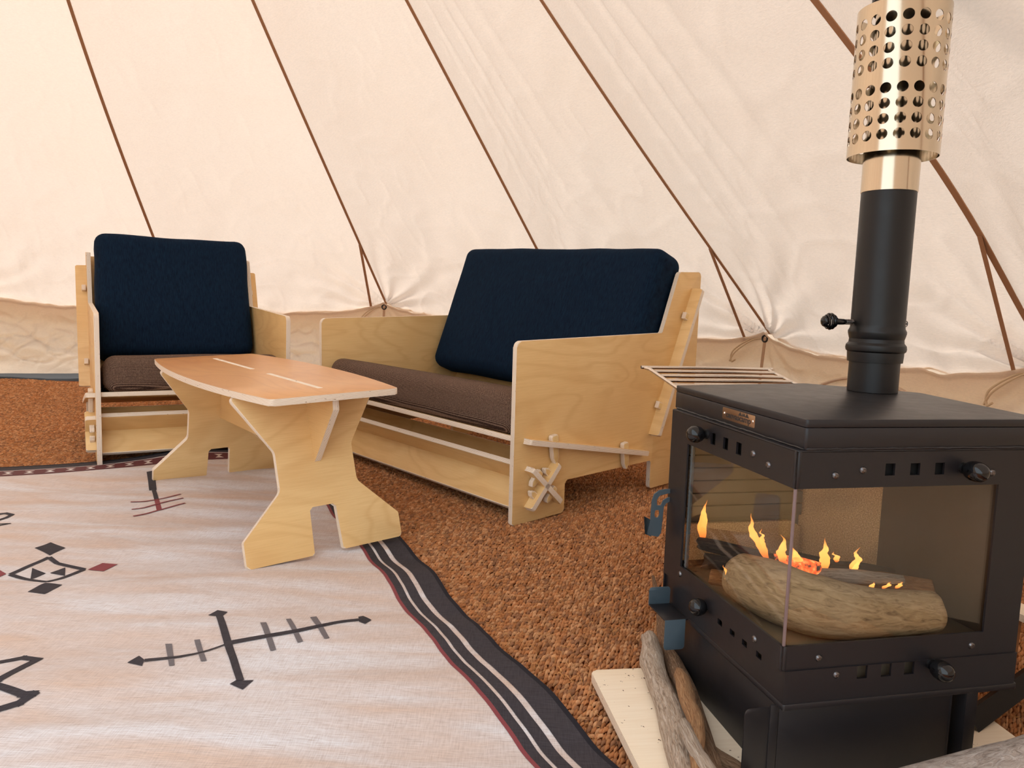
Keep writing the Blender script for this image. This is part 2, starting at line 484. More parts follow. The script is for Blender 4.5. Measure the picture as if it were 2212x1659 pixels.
def hearth_mat():
    t = NT('hearth_ply')
    v = t.coord('Object'); n = t.noise(t.coord('Object', (3, 60, 1)), 3.0, 4); big = t.noise(v, 4.0, 2)
    c = t.ramp(big, [(0.3, srgb(240, 220, 192)), (0.7, srgb(247, 231, 208))])
    c = t.mix(t.math('MULTIPLY', t.math('SUBTRACT', n, 0.4), 0.5), c, srgb(206, 168, 120))
    sp = t.noise(v, 95.0, 2, 0.6)
    mask = t.noise(v, 9.0, 1)
    s_ = t.math('MULTIPLY', t.math('GREATER_THAN', sp, 0.70), t.math('GREATER_THAN', mask, 0.52))
    c = t.mix(s_, c, srgb(92, 62, 38))
    return t.done(t.bsdf(c, 0.5))
M_HEARTH = hearth_mat()

def flame_mat():
    t = NT('flame')
    z = sepxyz(t, t.coord('Generated'))[2]
    col = t.ramp(z, [(0.0, (1.0, 0.20, 0.03, 1)), (0.35, (1.0, 0.38, 0.08, 1)), (0.7, (1.0, 0.46, 0.11, 1)), (1.0, (1.0, 0.28, 0.05, 1))])
    em = t.new('ShaderNodeEmission'); t.lk(col, em.inputs[0]); em.inputs[1].default_value = 3.4
    tp = t.new('ShaderNodeBsdfTransparent')
    n = t.noise(t.coord('Object', (1, 1, 0.35)), 60.0, 2)
    f = t.math('MULTIPLY', t.ramp(z, [(0.0, (0.25, 0.25, 0.25, 1)), (0.25, (0.8, 0.8, 0.8, 1)), (0.75, (0.75, 0.75, 0.75, 1)), (1.0, (0.2, 0.2, 0.2, 1))]), t.math('MULTIPLY_ADD', n, 0.7, 0.45))
    mx = t.new('ShaderNodeMixShader'); t.lk(f, mx.inputs[0]); t.lk(tp.outputs[0], mx.inputs[1]); t.lk(em.outputs[0], mx.inputs[2])
    return t.done(mx.outputs[0])
M_FLAME = flame_mat()
def ember_mat():
    t = NT('glowing_ember')
    n = t.noise(t.coord('Object'), 90.0, 3)
    c = t.ramp(n, [(0.40, (0.02, 0.012, 0.01, 1)), (0.55, (0.9, 0.12, 0.02, 1)), (0.7, (1.0, 0.35, 0.12, 1))])
    b = t.new('ShaderNodeBsdfPrincipled'); b.inputs['Base Color'].default_value = (0.03, 0.02, 0.02, 1); b.inputs['Roughness'].default_value = 0.9
    t.lk(c, b.inputs['Emission Color']); b.inputs['Emission Strength'].default_value = 2.6
    return t.done(b.outputs[0])
M_EMBER = ember_mat()

# ------------------------------------------------------------------ tent
CX, CY, APEX = -1.855, 1.988, 4.02
RT, ZE = 3.6, 0.582
GW = 1.404                 # gore width at the eave
# (eave point, point higher up the seam) of the five seams in view, then evenly round the rest
seam_dat = []
VIS = [(-8.6, (-2.448, 5.5512, 0.534)), (15.1, (-0.9204, 5.4672, 0.5892)), (38.0, (0.3588, 4.8276, 0.588)), (60.3, (1.2684, 3.774, 0.5796)), (83.3, (1.7208, 2.4084, 0.588))]
angs = [v[0] for v in VIS] + [83.3 + 22.34 * k for k in range(1, 12)]
MIDS = [(-2.2765, 3.984, 2.0705), (-1.3448, 3.94, 2.0922), (-0.5431, 3.6259, 2.0152), (0.0564, 3.1601, 1.8775), (0.7462, 2.088, 1.5334)]
NS = len(angs)
seams = []
for i, a in enumerate(angs):
    ar = math.radians(a)
    E0 = Vector(VIS[i][1]) if i < 5 else Vector((CX + RT * math.sin(ar), CY + RT * math.cos(ar), ZE))
    A = Vector((CX, CY, APEX))
    if i < 5:
        pts = catmull([E0, Vector(MIDS[i]), A], 40)
        # arc-length resample
        d = [0]
        for p, q in zip(pts, pts[1:]): d.append(d[-1] + (q - p).length)
        L_ = d[-1]
    else:
        pts = [E0.lerp(A, k / 80) for k in range(81)]
        d = [(A - E0).length * k / 80 for k in range(81)]; L_ = d[-1]
    def at(t, pts=pts, d=d, L_=L_):
        s = t * L_
        lo = 0; hi = len(d) - 1
        while hi - lo > 1:
            m = (lo + hi) // 2
            if d[m] <= s: lo = m
            else: hi = m
        f = (s - d[lo]) / max(d[hi] - d[lo], 1e-9)
        return pts[lo].lerp(pts[hi], f)
    seams.append((E0, at, L_, ar))

def eave_drop(s):
    d = min(s, 1 - s) * GW
    return 0.075 * (1 - math.exp(-d / 0.16)) - 0.0

def nz(x, y, z=0.0): return noise.noise(Vector((x, y, z)))

def roof_point(i, s, t, fine=False):
    E0, f0, L0, a0 = seams[i]; E1, f1, L1, a1 = seams[(i + 1) % NS]
    P = f0(t).lerp(f1(t), s)
    am = a0 + ((a1 - a0) % (2 * PI)) * 0.5
    nrm = Vector((math.sin(am) * 0.69, math.cos(am) * 0.69, 0.72))
    wdt = GW * (1 - t)
    L = 4.95
    u, v = s * wdt, t * L
    P.z -= eave_drop(s) * math.exp(-v / 0.28)
    d = -0.045 * math.sin(PI * s) * math.sin(PI * min(1, t * 1.2 + 0.05)) * (1 - t)
    for cu, sg in ((0.0, 1), (wdt, -1)):
        du = (u - cu) * sg; r = math.hypot(du, v) + 1e-6; ph = math.atan2(v, max(du, 1e-6))
        env = math.exp(-r / 0.42) * min(1, r / 0.08) * (math.sin(min(ph, PI / 2) * 2) ** 0.6 if 0 < ph < PI / 2 else 0.0)
        d += 0.024 * env * math.sin(ph * 17 + i * 1.3 + 2.5 * nz(r * 4, ph * 2, i))
    # drape along the eave and broad, slack waves
    d += 0.018 * math.exp(-v / 0.45) * nz(u * 9 + i * 7, v * 3.5, 1.0) * min(1, min(s, 1 - s) * 6)
    d += 0.018 * nz(u * 2.2 + i * 5, v * 1.1, 3.0) * min(1, min(s, 1 - s) * 5) * (1 - t)
    # diagonal puckers
    q = u * 1.0 + v * 0.45
    d += 0.006 * nz(q * 16 + i * 3, (v - u) * 2.2, 5.0) * min(1, min(s, 1 - s) * 8) * math.exp(-v / 1.0)
    if i in (2, 3):       # slack folds running up the slope
        amp = 0.018 if i == 3 else 0.008
        for c0, wd, ph in ((0.30, 0.018, 0.3), (0.42, 0.022, 1.1), (0.60, 0.03, 2.0), (0.16, 0.02, 0.7)):
            x = s - c0 - 0.03 * math.sin(t * 5 + ph)
            d += amp * math.exp(-(x / wd) ** 2) * min(1, max(0.0, (t - 0.08) * 5)) * (1 - t)
    if fine:
        e = min(1, min(s, 1 - s) * 10)
        w1 = u + 0.10 * nz(u * 3, v * 3, 11.0); w2 = v + 0.10 * nz(u * 3, v * 3, 13.0)
        low = 0.35 + 0.65 * math.exp(-v / 1.3)
        c1 = 1 - abs(nz(w1 * 3.2 - w2 * 1.1 + i * 7, w2 * 4.2 + w1 * 1.5, 15.0)) * 9
        c2 = 1 - abs(nz(w1 * 5.0 + w2 * 3.0, w2 * 2.0 - w1 * 2.0 + i * 5, 19.0)) * 9
        d += (0.0055 * max(0, c1) + 0.0040 * max(0, c2)) * e * low
        d += 0.005 * nz(u * 7 + i, v * 6, 21.0) * e * low
    return P - nrm * (-d)

ceiling = empty('ceiling', Matrix.Identity(4)); tag(ceiling, 'cream cotton bell tent roof with brown seam tapes', None, None, 'structure')
DOOR = (6, 7, 8)             # entrance gores behind the camera, opened extra wide and high for more sky light
for i in range(NS):
    nu, nv = (130, 240) if i < 5 or i == NS - 1 else (12, 24)
    t0 = 0.74 if i in DOOR else 0.0
    V = []; F = []
    for b in range(nv + 1):
        tt = t0 + (0.985 - t0) * (b / nv) ** 1.3
        for a in range(nu + 1): V.append(roof_point(i, a / nu, tt, nu > 50))
    for b in range(nv):
        for a in range(nu):
            k = b * (nu + 1) + a; F.append((k, k + 1, k + nu + 2, k + nu + 1))
    pydata('canvas_panel', V, F, M_CANVAS, ceiling)
# seam tapes, eave rings, cords and straps
for i in range(NS):
    E0, f0, L0, ar = seams[i]
    if i in (7, 8): continue
    t0 = 0.0
    out = Vector((math.sin(ar), math.cos(ar), 0)); side = Vector((math.cos(ar), -math.sin(ar), 0))
    inn = Vector((-math.sin(ar) * 0.69, -math.cos(ar) * 0.69, -0.72))
    hw = 0.0085 if i < 4 else 0.013
    V = []; F = []
    K = 60
    for k in range(K + 1):
        P = f0(0.98 * k / K) + inn * 0.004
        V += [P - side * hw, P + side * hw, P + side * hw + inn * 0.003, P - side * hw + inn * 0.003]
    for k in range(K):
        o = 4 * k
        for a, b in ((0, 1), (1, 2), (2, 3), (3, 0)): F.append((o + a, o + b, o + 4 + b, o + 4 + a))
    pydata('seam_tape', V, F, M_TAPE, ceiling, smooth=False)
    if i < 6 or i == NS - 1:
        # reinforcing strap running from the seam down to the wall
        P0 = f0(0.115) + inn * 0.008; P1 = E0 - side * 0.12 + inn * 0.045 + Vector((0, 0, -0.03))
        if i == 1: P1 = E0 - side * 0.10 + inn * 0.04 + Vector((0, 0, -0.03))
        sv = side * 0.009
        pydata('seam_strap', [P0 - sv, P0 + sv, P1 + sv, P1 - sv, P0 - sv + inn * .002, P0 + sv + inn * .002, P1 + sv + inn * .002, P1 - sv + inn * .002],
               [(0, 1, 2, 3), (7, 6, 5, 4), (0, 4, 5, 1), (1, 5, 6, 2), (2, 6, 7, 3), (3, 7, 4, 0)], M_TAPE, ceiling, smooth=False)
        Pr = E0 + inn * 0.050 + Vector((0, 0, 0.010))
        ring = [Pr + side * 0.016 * math.cos(2 * PI * k / 20) + Vector((0, 0, 1)) * 0.016 * math.sin(2 * PI * k / 20) - out * 0.004 for k in range(20)]
        tube('eave_ring', ring, 0.005, M_BLACKRING, ceiling, n=8, closed=True)
        for q in (0, 1):
            c0 = Pr - side * 0.012
            cp = catmull([c0, c0 - side * (0.050 + 0.02 * q) - out * 0.03 + Vector((0, 0, -0.015)), c0 - side * (0.105 + 0.02 * q) + Vector((0, 0, -0.075)) - out * 0.075,
                          c0 - side * (0.135 - 0.012 * q) + Vector((0, 0, -0.125)) - out * 0.08, c0 - side * (0.128 - 0.03 * q) + Vector((0, 0, -0.115)) - out * 0.08], 6)
            tube('tie_cord', cp, 0.0042, M_CORD, ceiling, n=6)
# outer valance flap that hangs over the wall
for i in range(NS):
    if i in DOOR: continue
    V = []; F = []; nu = 16
    E0, E1 = seams[i][0], seams[(i + 1) % NS][0]
    for a in range(nu + 1):
        P = roof_point(i, a / nu, 0.004); o = Vector((P.x - CX, P.y - CY, 0)).normalized()
        V += [P + o * 0.01, P + o * 0.07 + Vector((0, 0, -0.04)), P + o * 0.075 + Vector((0, 0, -0.11))]
    for a in range(nu):
        k = 3 * a; F += [(k, k + 3, k + 4, k + 1), (k + 1, k + 4, k + 5, k + 2)]
    pydata('valance', V, F, M_WALLC, ceiling)

def wall_point(i, s, v, seed=0.0):
    """v 0 at floor, 1 at the eave"""
    top = roof_point(i, s, 0.0)
    o = Vector((top.x - CX, top.y - CY, 0)).normalized()
    top = top - o * 0.012 + Vector((0, 0, 0.008))
    zb = 0.02
    z = zb + (top.z - zb) * v
    P = Vector((top.x, top.y, z)) + o * (-0.02 - 0.03 * (1 - v))
    u = s * GW
    d = 0.0
    for cu, sg in ((0.0, 1), (GW, -1)):
        du = (u - cu) * sg; dv = (1 - v) * 0.6; r = math.hypot(du, dv) + 1e-6; ph = math.atan2(dv, max(du, 1e-5))
        d += 0.022 * math.exp(-r / 0.22) * min(1, r / 0.04) * math.sin(ph * 12 + i * 2.1 + 1.5 * nz(r * 6, ph, i))
    d += 0.050 * nz(u * 2.6 + i * 9, v * 2.4 + u * 1.2, 2.0) * math.sin(PI * min(1, v * 1.0))
    d += 0.024 * nz(u * 5 + i * 4 + v * 3, v * 6.0, 8.0) * math.sin(PI * v)
    c1 = 1 - abs(nz(u * 4.0 + v * 2.2 + i * 7, v * 3.0 - u * 1.6, 15.0)) * 7
    c2 = 1 - abs(nz(u * 7.0 - v * 2.0 + i * 3, v * 4.0 + u * 1.0, 25.0)) * 7
    d -= (0.022 * max(0, c1) + 0.016 * max(0, c2)) * math.sin(PI * v)
    d *= min(1.0, min(s, 1 - s) * 12)
    P += o * (d * (1 - v ** 6) - 0.02 * (v > 0.97))
    return P

walls = {}
for nm, lab in (('wall_back', 'cream canvas tent wall behind the loveseat and armchair'), ('wall_right', 'cream canvas tent wall behind the stove'),
                ('wall_left', 'cream canvas tent wall left of the armchair'), ('wall_front', 'canvas tent wall beside the entrance')):
    walls[nm] = tag(empty(nm, Matrix.Identity(4)), lab, None, None, 'structure')
for i in range(NS):
    if i in DOOR: continue
    nm = 'wall_back' if i in (0, 1, 2) else 'wall_right' if i in (3, 4, 5) else 'wall_left' if i in (12, 13, 14, 15) else 'wall_front'
    nu, nv = (120, 60) if i < 5 or i == NS - 1 else (10, 6)
    V = [wall_point(i, a / nu, b / nv) for b in range(nv + 1) for a in range(nu + 1)]
    F = [(b * (nu + 1) + a, b * (nu + 1) + a + 1, (b + 1) * (nu + 1) + a + 1, (b + 1) * (nu + 1) + a) for b in range(nv) for a in range(nu)]
    pydata('wall_panel', V, F, M_WALLC, walls[nm])
# narrow seam tapes running down the wall below each eave ring
for i in range(NS):
    if i in (7, 8): continue
    j = i if i not in DOOR else i - 1
    s_ = 0.0 if j == i else 1.0
    V = []; F = []; ar = seams[i][3]; side = Vector((math.cos(ar), -math.sin(ar), 0)); out = Vector((math.sin(ar), math.cos(ar), 0))
    for k in range(13):
        P = wall_point(j, s_, 0.95 * k / 12) - out * 0.003
        V += [P - side * .008, P + side * .008, P + side * .008 - out * .003, P - side * .008 - out * .003]
    for k in range(12):
        for a, b in ((0, 1), (1, 2), (2, 3), (3, 0)): F.append((4 * k + a, 4 * k + b, 4 * k + 4 + b, 4 * k + 4 + a))
    nm = 'wall_back' if i in (0, 1, 2) else 'wall_right' if i in (3, 4, 5) else 'wall_left' if i in (12, 13, 14, 15) else 'wall_front'
    pydata('wall_seam_tape', V, F, M_TAPEW, walls[nm], smooth=False)
# half-moon window flap zip on the wall behind the stove pipe
for rr, rad in ((0.25, 0.007), (0.225, 0.004)):
    path = []
    for k in range(41):
        a = PI * k / 40
        ang = math.radians(72.0) - math.cos(a) * rr * 1.95 / 3.5
        z = 0.085 + math.sin(a) * rr * 1.46
        path.append(Vector((CX + 3.475 * math.sin(ang), CY + 3.475 * math.cos(ang), z)))
    tube('window_zip', path, rad, M_WALLC if rad > 0.005 else M_TAPE, walls['wall_right'], n=6)

# floor: groundsheet disc with a raised lip, and the grass outside
bm = bmesh.new()
rings = []
for r, z in ((0.0, -0.03), (3.1, -0.03), (3.42, -0.028), (3.50, 0.0), (3.545, 0.03)):
    if r == 0: rings.append([bm.verts.new((CX, CY, z))])
    else: rings.append([bm.verts.new((CX + r * math.sin(2 * PI * k / 96), CY + r * math.cos(2 * PI * k / 96), z)) for k in range(96)])
for A, B in zip(rings, rings[1:]):
    for k in range(96):
        if len(A) == 1: bm.faces.new((A[0], B[k], B[(k + 1) % 96]))
        else: bm.faces.new((A[k], A[(k + 1) % 96], B[(k + 1) % 96], B[k]))
tag(fin('floor', bm, M_SHEET, smooth=True, sharp=40), 'dark grey groundsheet showing at the foot of the tent wall', None, None, 'structure')
bm = bmesh.new(); bmesh.ops.create_circle(bm, cap_ends=True, segments=64, radius=30.0)
for v in bm.verts: v.co += Vector((CX, CY, -0.05))
tag(fin('ground', bm, M_GRASS), 'grassy ground outside the tent entrance', None, None, 'structure')

# ------------------------------------------------------------------ coir mat
def mat_z(x, y):
    return -0.006 + 0.010 * nz(x * 1.6, y * 1.9, 4.0) + 0.004 * nz(x * 4.1, y * 5.0, 9.0)
mat_root = tag(empty('coir_mat', T(-1.0, 2.0, -0.028)), 'thick rust-brown braided coir mat covering the tent floor', 'mat')
def mat_zn(X, Y):
    # cheap vectorised undulation
    return (-0.006 + 0.006 * np.sin(X * 2.3 + 0.8 * np.sin(Y * 2.9)) * np.cos(Y * 2.7 + 0.5) + 0.003 * np.sin(X * 6.1 + Y * 3.3) + 0.003 * np.sin(Y * 9.0 - X * 2.0 + 1.2 * np.sin(X * 3)))
RM = 3.40
nx = 110
gx = np.linspace(CX - RM, CX + RM, nx); gy = np.linspace(CY - RM, CY + RM, nx)
V = []; idx = {}
Q = []
XX, YY = np.meshgrid(gx, gy)
inside = (XX - CX) ** 2 + (YY - CY) ** 2 < RM ** 2
for j in range(nx):
    for i in range(nx):
        if inside[j, i]:
            idx[(j, i)] = len(V); V.append((XX[j, i], YY[j, i], 0.0))
for j in range(nx - 1):
    for i in range(nx - 1):
        ks = [(j, i), (j, i + 1), (j + 1, i + 1), (j + 1, i)]
        if all(k in idx for k in ks): Q.append([idx[k] for k in ks])
V = np.array(V); V[:, 2] = mat_zn(V[:, 0], V[:, 1]) - 0.013
o = np_mesh('backing', V, np.array(Q), M_COIRBASE); o.parent = mat_root; o.matrix_parent_inverse = mat_root.matrix_world.inverted()

# rug frame: corner K, e1 along the far edge to the left, e2 along the right edge to the camera
K0 = np.array([-0.908, 3.358]); E1 = np.array([-0.874, -0.485]); E1 /= np.linalg.norm(E1); E2 = np.array([0.4525, -0.892]); E2 /= np.linalg.norm(E2)
RW, RL = 2.45, 3.05
def rug_uv(x, y):
    d0, d1 = x - K0[0], y - K0[1]
    det = E1[0] * E2[1] - E1[1] * E2[0]
    return (d0 * E2[1] - d1 * E2[0]) / det, (E1[0] * d1 - E1[1] * d0) / det

def strands():
    """twisted strands of the braid, row by row"""
    rowp, stp = 0.0172, 0.0078
    P = []
    ys = np.arange(0.95, 5.0, rowp)
    for r_i, y0 in enumerate(ys):
        xs = np.arange(-3.7, 1.9, stp) + (r_i % 2) * stp * 0.5
        yy = y0 + 0.05 * np.sin(xs * 1.3 + 0.4) + 0.015 * np.sin(xs * 3.7 + 1.0 + y0) + 0.07 * np.maximum(0, xs - 0.1) ** 1.5 * 0.6
        xs = xs + rng.normal(0, 0.0012, len(xs)); yy = yy + rng.normal(0, 0.0009, len(xs))
        sl = 1.0 if r_i % 2 else -1.0
        P.append(np.stack([xs, yy, np.full(len(xs), sl)], 1))
    P = np.concatenate(P)
    u, v = rug_uv(P[:, 0], P[:, 1])
    keep = ((P[:, 0] - CX) ** 2 + (P[:, 1] - CY) ** 2 < 3.38 ** 2) & ~((u > 0.05) & (v > 0.05) & (u < RW) & (v < RL))
    # only the stretch of floor that lies ahead of the entrance
    keep &= (np.abs(P[:, 0]) < P[:, 1] * 0.86 + 0.35)
    # under the stove nothing shows
    keep &= ~((P[:, 0] > 0.30) & (P[:, 0] < 0.86) & (P[:, 1] > 1.0) & (P[:, 1] < 1.42))
    P = P[keep]
    n = len(P)
    ang = 0.72 + rng.normal(0, 0.14, n) + 0.10 * np.sin(P[:, 0] * 2.0)
    ln = 0.0104 * rng.uniform(0.85, 1.2, n); wd = 0.0036 * rng.uniform(0.8, 1.25, n); ht = 0.0062 * rng.uniform(0.8, 1.25, n)
    cz = mat_zn(P[:, 0], P[:, 1]) - 0.0035 + rng.normal(0, 0.0012, n)
    D = np.stack([np.cos(ang), np.sin(ang)], 1); S = np.stack([-D[:, 1], D[:, 0]], 1)
    tl = rng.normal(0, 0.18, n)
    rings = [(-1.0, 0.35, -1.3), (-0.4, 1.0, 0.0), (0.4, 1.0, 0.0), (1.0, 0.35, -1.3)]
    cs = [(1, 0.0), (0, 1.0), (-1, 0.0), (0, -0.6)]
    V = np.zeros((n, 16, 3))
    for a, (t, w, dz) in enumerate(rings):
        for b, (cx, cz_) in enumerate(cs):
            off = D * (t * ln)[:, None] + S * (cx * w * wd)[:, None]
            V[:, a * 4 + b, 0] = P[:, 0] + off[:, 0]; V[:, a * 4 + b, 1] = P[:, 1] + off[:, 1]
            V[:, a * 4 + b, 2] = cz + cz_ * w * ht + dz * ht + t * ln * tl
    q = []
    for a in range(3):
        for b in range(4): q.append((a * 4 + b, a * 4 + (b + 1) % 4, a * 4 + 4 + (b + 1) % 4, a * 4 + 4 + b))
    q.append((3, 2, 1, 0)); q.append((12, 13, 14, 15))
    Q = (np.array(q)[None] + (np.arange(n) * 16)[:, None, None]).reshape(-1, 4)
    base = np.array([srgb(204, 140, 92)[:3], srgb(186, 122, 76)[:3], srgb(214, 158, 112)[:3], srgb(160, 112, 80)[:3]])
    patch = (np.sin(P[:, 0] * 3.1 + 1.7 * np.sin(P[:, 1] * 2.3)) + np.cos(P[:, 1] * 4.0 + P[:, 0])) * 0.25
    pick = rng.integers(0, 4, n); c = base[pick] * (1 + 0.12 * rng.normal(size=(n, 1))) * (1 + 0.18 * patch[:, None])
    c = np.clip(c, 0.02, 0.9)
    C = np.ones((n, 16, 4)); C[:, :, :3] = c[:, None]
    print('strands', n)
    return V.reshape(-1, 3), Q, C.reshape(-1, 4)
V, Q, C = strands()
o = np_mesh('braided_strands', V, Q, M_COIR, colors=C); tag(o, kind='stuff'); o.parent = mat_root; o.matrix_parent_inverse = mat_root.matrix_world.inverted()

def fuzz(n=11000):
    x = rng.uniform(-2.9, 1.4, n * 6); y = rng.uniform(1.05, 4.2, n * 6) ** 1.0
    u, v = rug_uv(x, y)
    k = ((x - CX) ** 2 + (y - CY) ** 2 < 3.3 ** 2) & ~((u > 0.0) & (v > 0.0) & (u < RW) & (v < RL)) & (np.abs(x) < y * 0.72 + 0.1) & ~((x > 0.18) & (x < 0.95) & (y > 0.9) & (y < 1.57)) & (rng.uniform(size=n * 6) < (1.6 / y) ** 1.5)
    x, y = x[k][:n], y[k][:n]; n = len(x)
    a = rng.uniform(0, 2 * PI, n); L = rng.uniform(0.008, 0.03, n); w = 0.00028
    up = rng.uniform(0.1, 0.5, n) * L; bend = rng.normal(0, 0.5, n)
    z = mat_zn(x, y) + 0.001
    V = np.zeros((n, 6, 3))
    for j, t in enumerate((0, 0.5, 1.0)):
        aa = a + bend * t
        px = x + np.cos(aa) * L * t; py = y + np.sin(aa) * L * t; pz = z + up * (1 - (2 * t - 0.8) ** 2)
        for q, s in enumerate((-1, 1)):
            V[:, j * 2 + q] = np.stack([px - np.sin(aa) * w * s, py + np.cos(aa) * w * s, pz + w * s], 1)
    Q = (np.array([(0, 1, 3, 2), (2, 3, 5, 4)])[None] + (np.arange(n) * 6)[:, None, None]).reshape(-1, 4)
    c = np.array(srgb(218, 160, 100))[None] * rng.uniform(0.6, 1.3, (n, 1)); c[:, 3] = 1
    return V.reshape(-1, 3), Q, np.repeat(c, 6, 0)
V, Q, C = fuzz()
o = np_mesh('loose_fibres', V, Q, M_COIR, colors=C, smooth=False); tag(o, kind='stuff'); o.parent = mat_root; o.matrix_parent_inverse = mat_root.matrix_world.inverted()

# ------------------------------------------------------------------ rug
def rug_z(x, y):
    u, v = rug_uv(x, y)
    c, s = math.cos(0.16), math.sin(0.16)
    p, q = x * c + y * s, -x * s + y * c
    h = 0.0095 * nz(p * 1.1, q * 5.2, 0.5) + 0.0075 * nz(p * 1.9 + 3, q * 9.5, 2.5) + 0.0032 * nz(p * 4, q * 18, 5.5)
    h *= min(1.0, max(0.15, v * 3.0))
    # pushed-up fold where the armchair stands on the far edge
    h += 0.020 * math.exp(-((u - 0.50) / 0.16) ** 2) * math.exp(-((v - 0.02) / 0.10) ** 2)
    base = float(mat_zn(np.float64(x), np.float64(y)))
    return 0.0095 + base * 0.6 + h
def rug_pt(u, v, dz=0.0):
    # slightly wavy edges
    x = K0[0] + E1[0] * u + E2[0] * v; y = K0[1] + E1[1] * u + E2[1] * v
    return Vector((x, y, rug_z(x, y) + dz))
def warp(u, v):
    e = math.exp(-u / 0.35); f = math.exp(-v / 0.3)
    return u + e * (0.006 * math.sin(v * 7.0 + 1.0) + 0.003 * math.sin(v * 19.0)) + edge_fix(v) * e, v + f * (0.012 * math.sin(u * 7.0 + 2.2))
def edge_fix(v):
    # bow of the right edge as photographed: bulges inwards about half way, outwards by the camera
    return -0.012 * math.sin(v * 2.0)
rug = tag(empty('cotton_rug', T(-1.0, 1.9, 0.0)), 'off-white woven cotton rug with black tribal motifs and striped dark border', 'rug')
def adopt(o, root):
    o.parent = root; o.matrix_parent_inverse = root.matrix_world.inverted(); return o
nu, nv = 200, 260
V = []; 
for b in range(nv + 1):
    for a in range(nu + 1):
        u, v = warp(RW * a / nu, RL * b / nv); V.append(rug_pt(u, v))
n0 = len(V)
F = [(b * (nu + 1) + a, (b + 1) * (nu + 1) + a, (b + 1) * (nu + 1) + a + 1, b * (nu + 1) + a + 1) for b in range(nv) for a in range(nu)]
# thickness skirt
bd = [a for a in range(nu + 1)] + [b * (nu + 1) + nu for b in range(1, nv + 1)] + [nv * (nu + 1) + a for a in range(nu - 1, -1, -1)] + [b * (nu + 1) for b in range(nv - 1, 0, -1)]
for k in bd: V.append(V[k] - Vector((0, 0, 0.006)))
for q in range(len(bd)): F.append((bd[q], bd[(q + 1) % len(bd)], n0 + (q + 1) % len(bd), n0 + q))
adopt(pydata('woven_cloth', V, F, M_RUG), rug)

def rug_strip(name, pts, w, mat, dz=0.0012, inworld=True, ends=None):
    """ribbon of width w (or list) along pts lying on the rug"""
    P = catmull([(p[0], p[1], 0) for p in pts], 10) if len(pts) > 2 else [Vector((pts[0][0], pts[0][1], 0)).lerp(Vector((pts[-1][0], pts[-1][1], 0)), k / 16) for k in range(17)]
    V = []; F = []
    N = len(P)
    for i in range(N):
        d = P[min(i + 1, N - 1)] - P[max(i - 1, 0)]; d.normalize(); s = Vector((-d.y, d.x, 0))
        ww = w if not isinstance(w, (list, tuple)) else w[0] + (w[1] - w[0]) * i / (N - 1)
        for k in (-1, -0.33, 0.33, 1):
            p = P[i] + s * ww * 0.5 * k
            V.append((p.x, p.y, rug_z(p.x, p.y) + dz))
    for i in range(N - 1):
        for k in range(3): F.append((i * 4 + k, i * 4 + k + 1, i * 4 + k + 5, i * 4 + k + 4))
    return adopt(pydata(name, V, F, mat), rug)

def rug_poly(name, pts, mat, dz=0.0013):
    bm = bmesh.new()
    f = bm.faces.new([bm.verts.new((p[0], p[1], 0)) for p in pts])
    bmesh.ops.triangulate(bm, faces=[f])
    for _ in range(3):
        bmesh.ops.subdivide_edges(bm, edges=[e for e in bm.edges if e.calc_length() > 0.012], cuts=1, use_grid_fill=True)
        bmesh.ops.triangulate(bm, faces=bm.faces[:])
    for v in bm.verts: v.co.z = rug_z(v.co.x, v.co.y) + dz
    bm.normal_update()
    for fc in bm.faces:
        if fc.normal.z < 0: fc.normal_flip()
    me = bpy.data.meshes.new(name); bm.to_mesh(me); bm.free(); me.materials.append(mat)
    me.polygons.foreach_set('use_smooth', [True] * len(me.polygons))
    o = bpy.data.objects.new(name, me); COL.objects.link(o)
    return adopt(o, rug)

def band(name, u0, u1, v0, v1, mat, along, dz=0.001, n=220):
    """border band; along='v' follows the right edge, 'u' the far edge"""
    V = []; F = []
    for i in range(n + 1):
        for k in range(4):
            if along == 'v': u, v = u0 + (u1 - u0) * k / 3, v0 + (v1 - v0) * i / n
            else: u, v = u0 + (u1 - u0) * i / n, v0 + (v1 - v0) * k / 3
            u, v = warp(u, v); V.append(rug_pt(u, v, dz))
    for i in range(n):
        for k in range(3): F.append((i * 4 + k, i * 4 + k + 1, i * 4 + k + 5, i * 4 + k + 4))
    return adopt(pydata(name, V, F, mat), rug)
BW = 0.132
for a, b, m in ((0.0, 0.08, M_RUGEDGE), (0.08, 0.45, M_RUGBLK), (0.55, 0.735, M_RUGBLK), (0.79, 0.935, M_RUGBLK), (0.935, 1.0, M_RUGRED)):
    band('border_stripe', a * BW, b * BW, 0.0, RL, m, 'v')
for a, b, m in ((0.0, 0.018, M_RUGEDGE), (0.018, 0.060, M_RUGBLK), (0.070, 0.150, M_RUGWINE)):
    band('border_stripe', BW, RW, a, b, m, 'u')
for k in range(22):      # pale bow ties on the wine-red stripe
    u = 1.117 + 0.0666 * (k - 12)
    for sg in (-1, 1):
        pts = [warp(u - 0.017, 0.110 + sg * 0.022), warp(u + 0.017, 0.110 + sg * 0.022), warp(u + 0.002, 0.110), warp(u - 0.002, 0.110)]
        w_ = [rug_pt(*p) for p in pts]
        rug_poly('bow_tie_motif', [(p.x, p.y) for p in w_], M_RUG, 0.002)

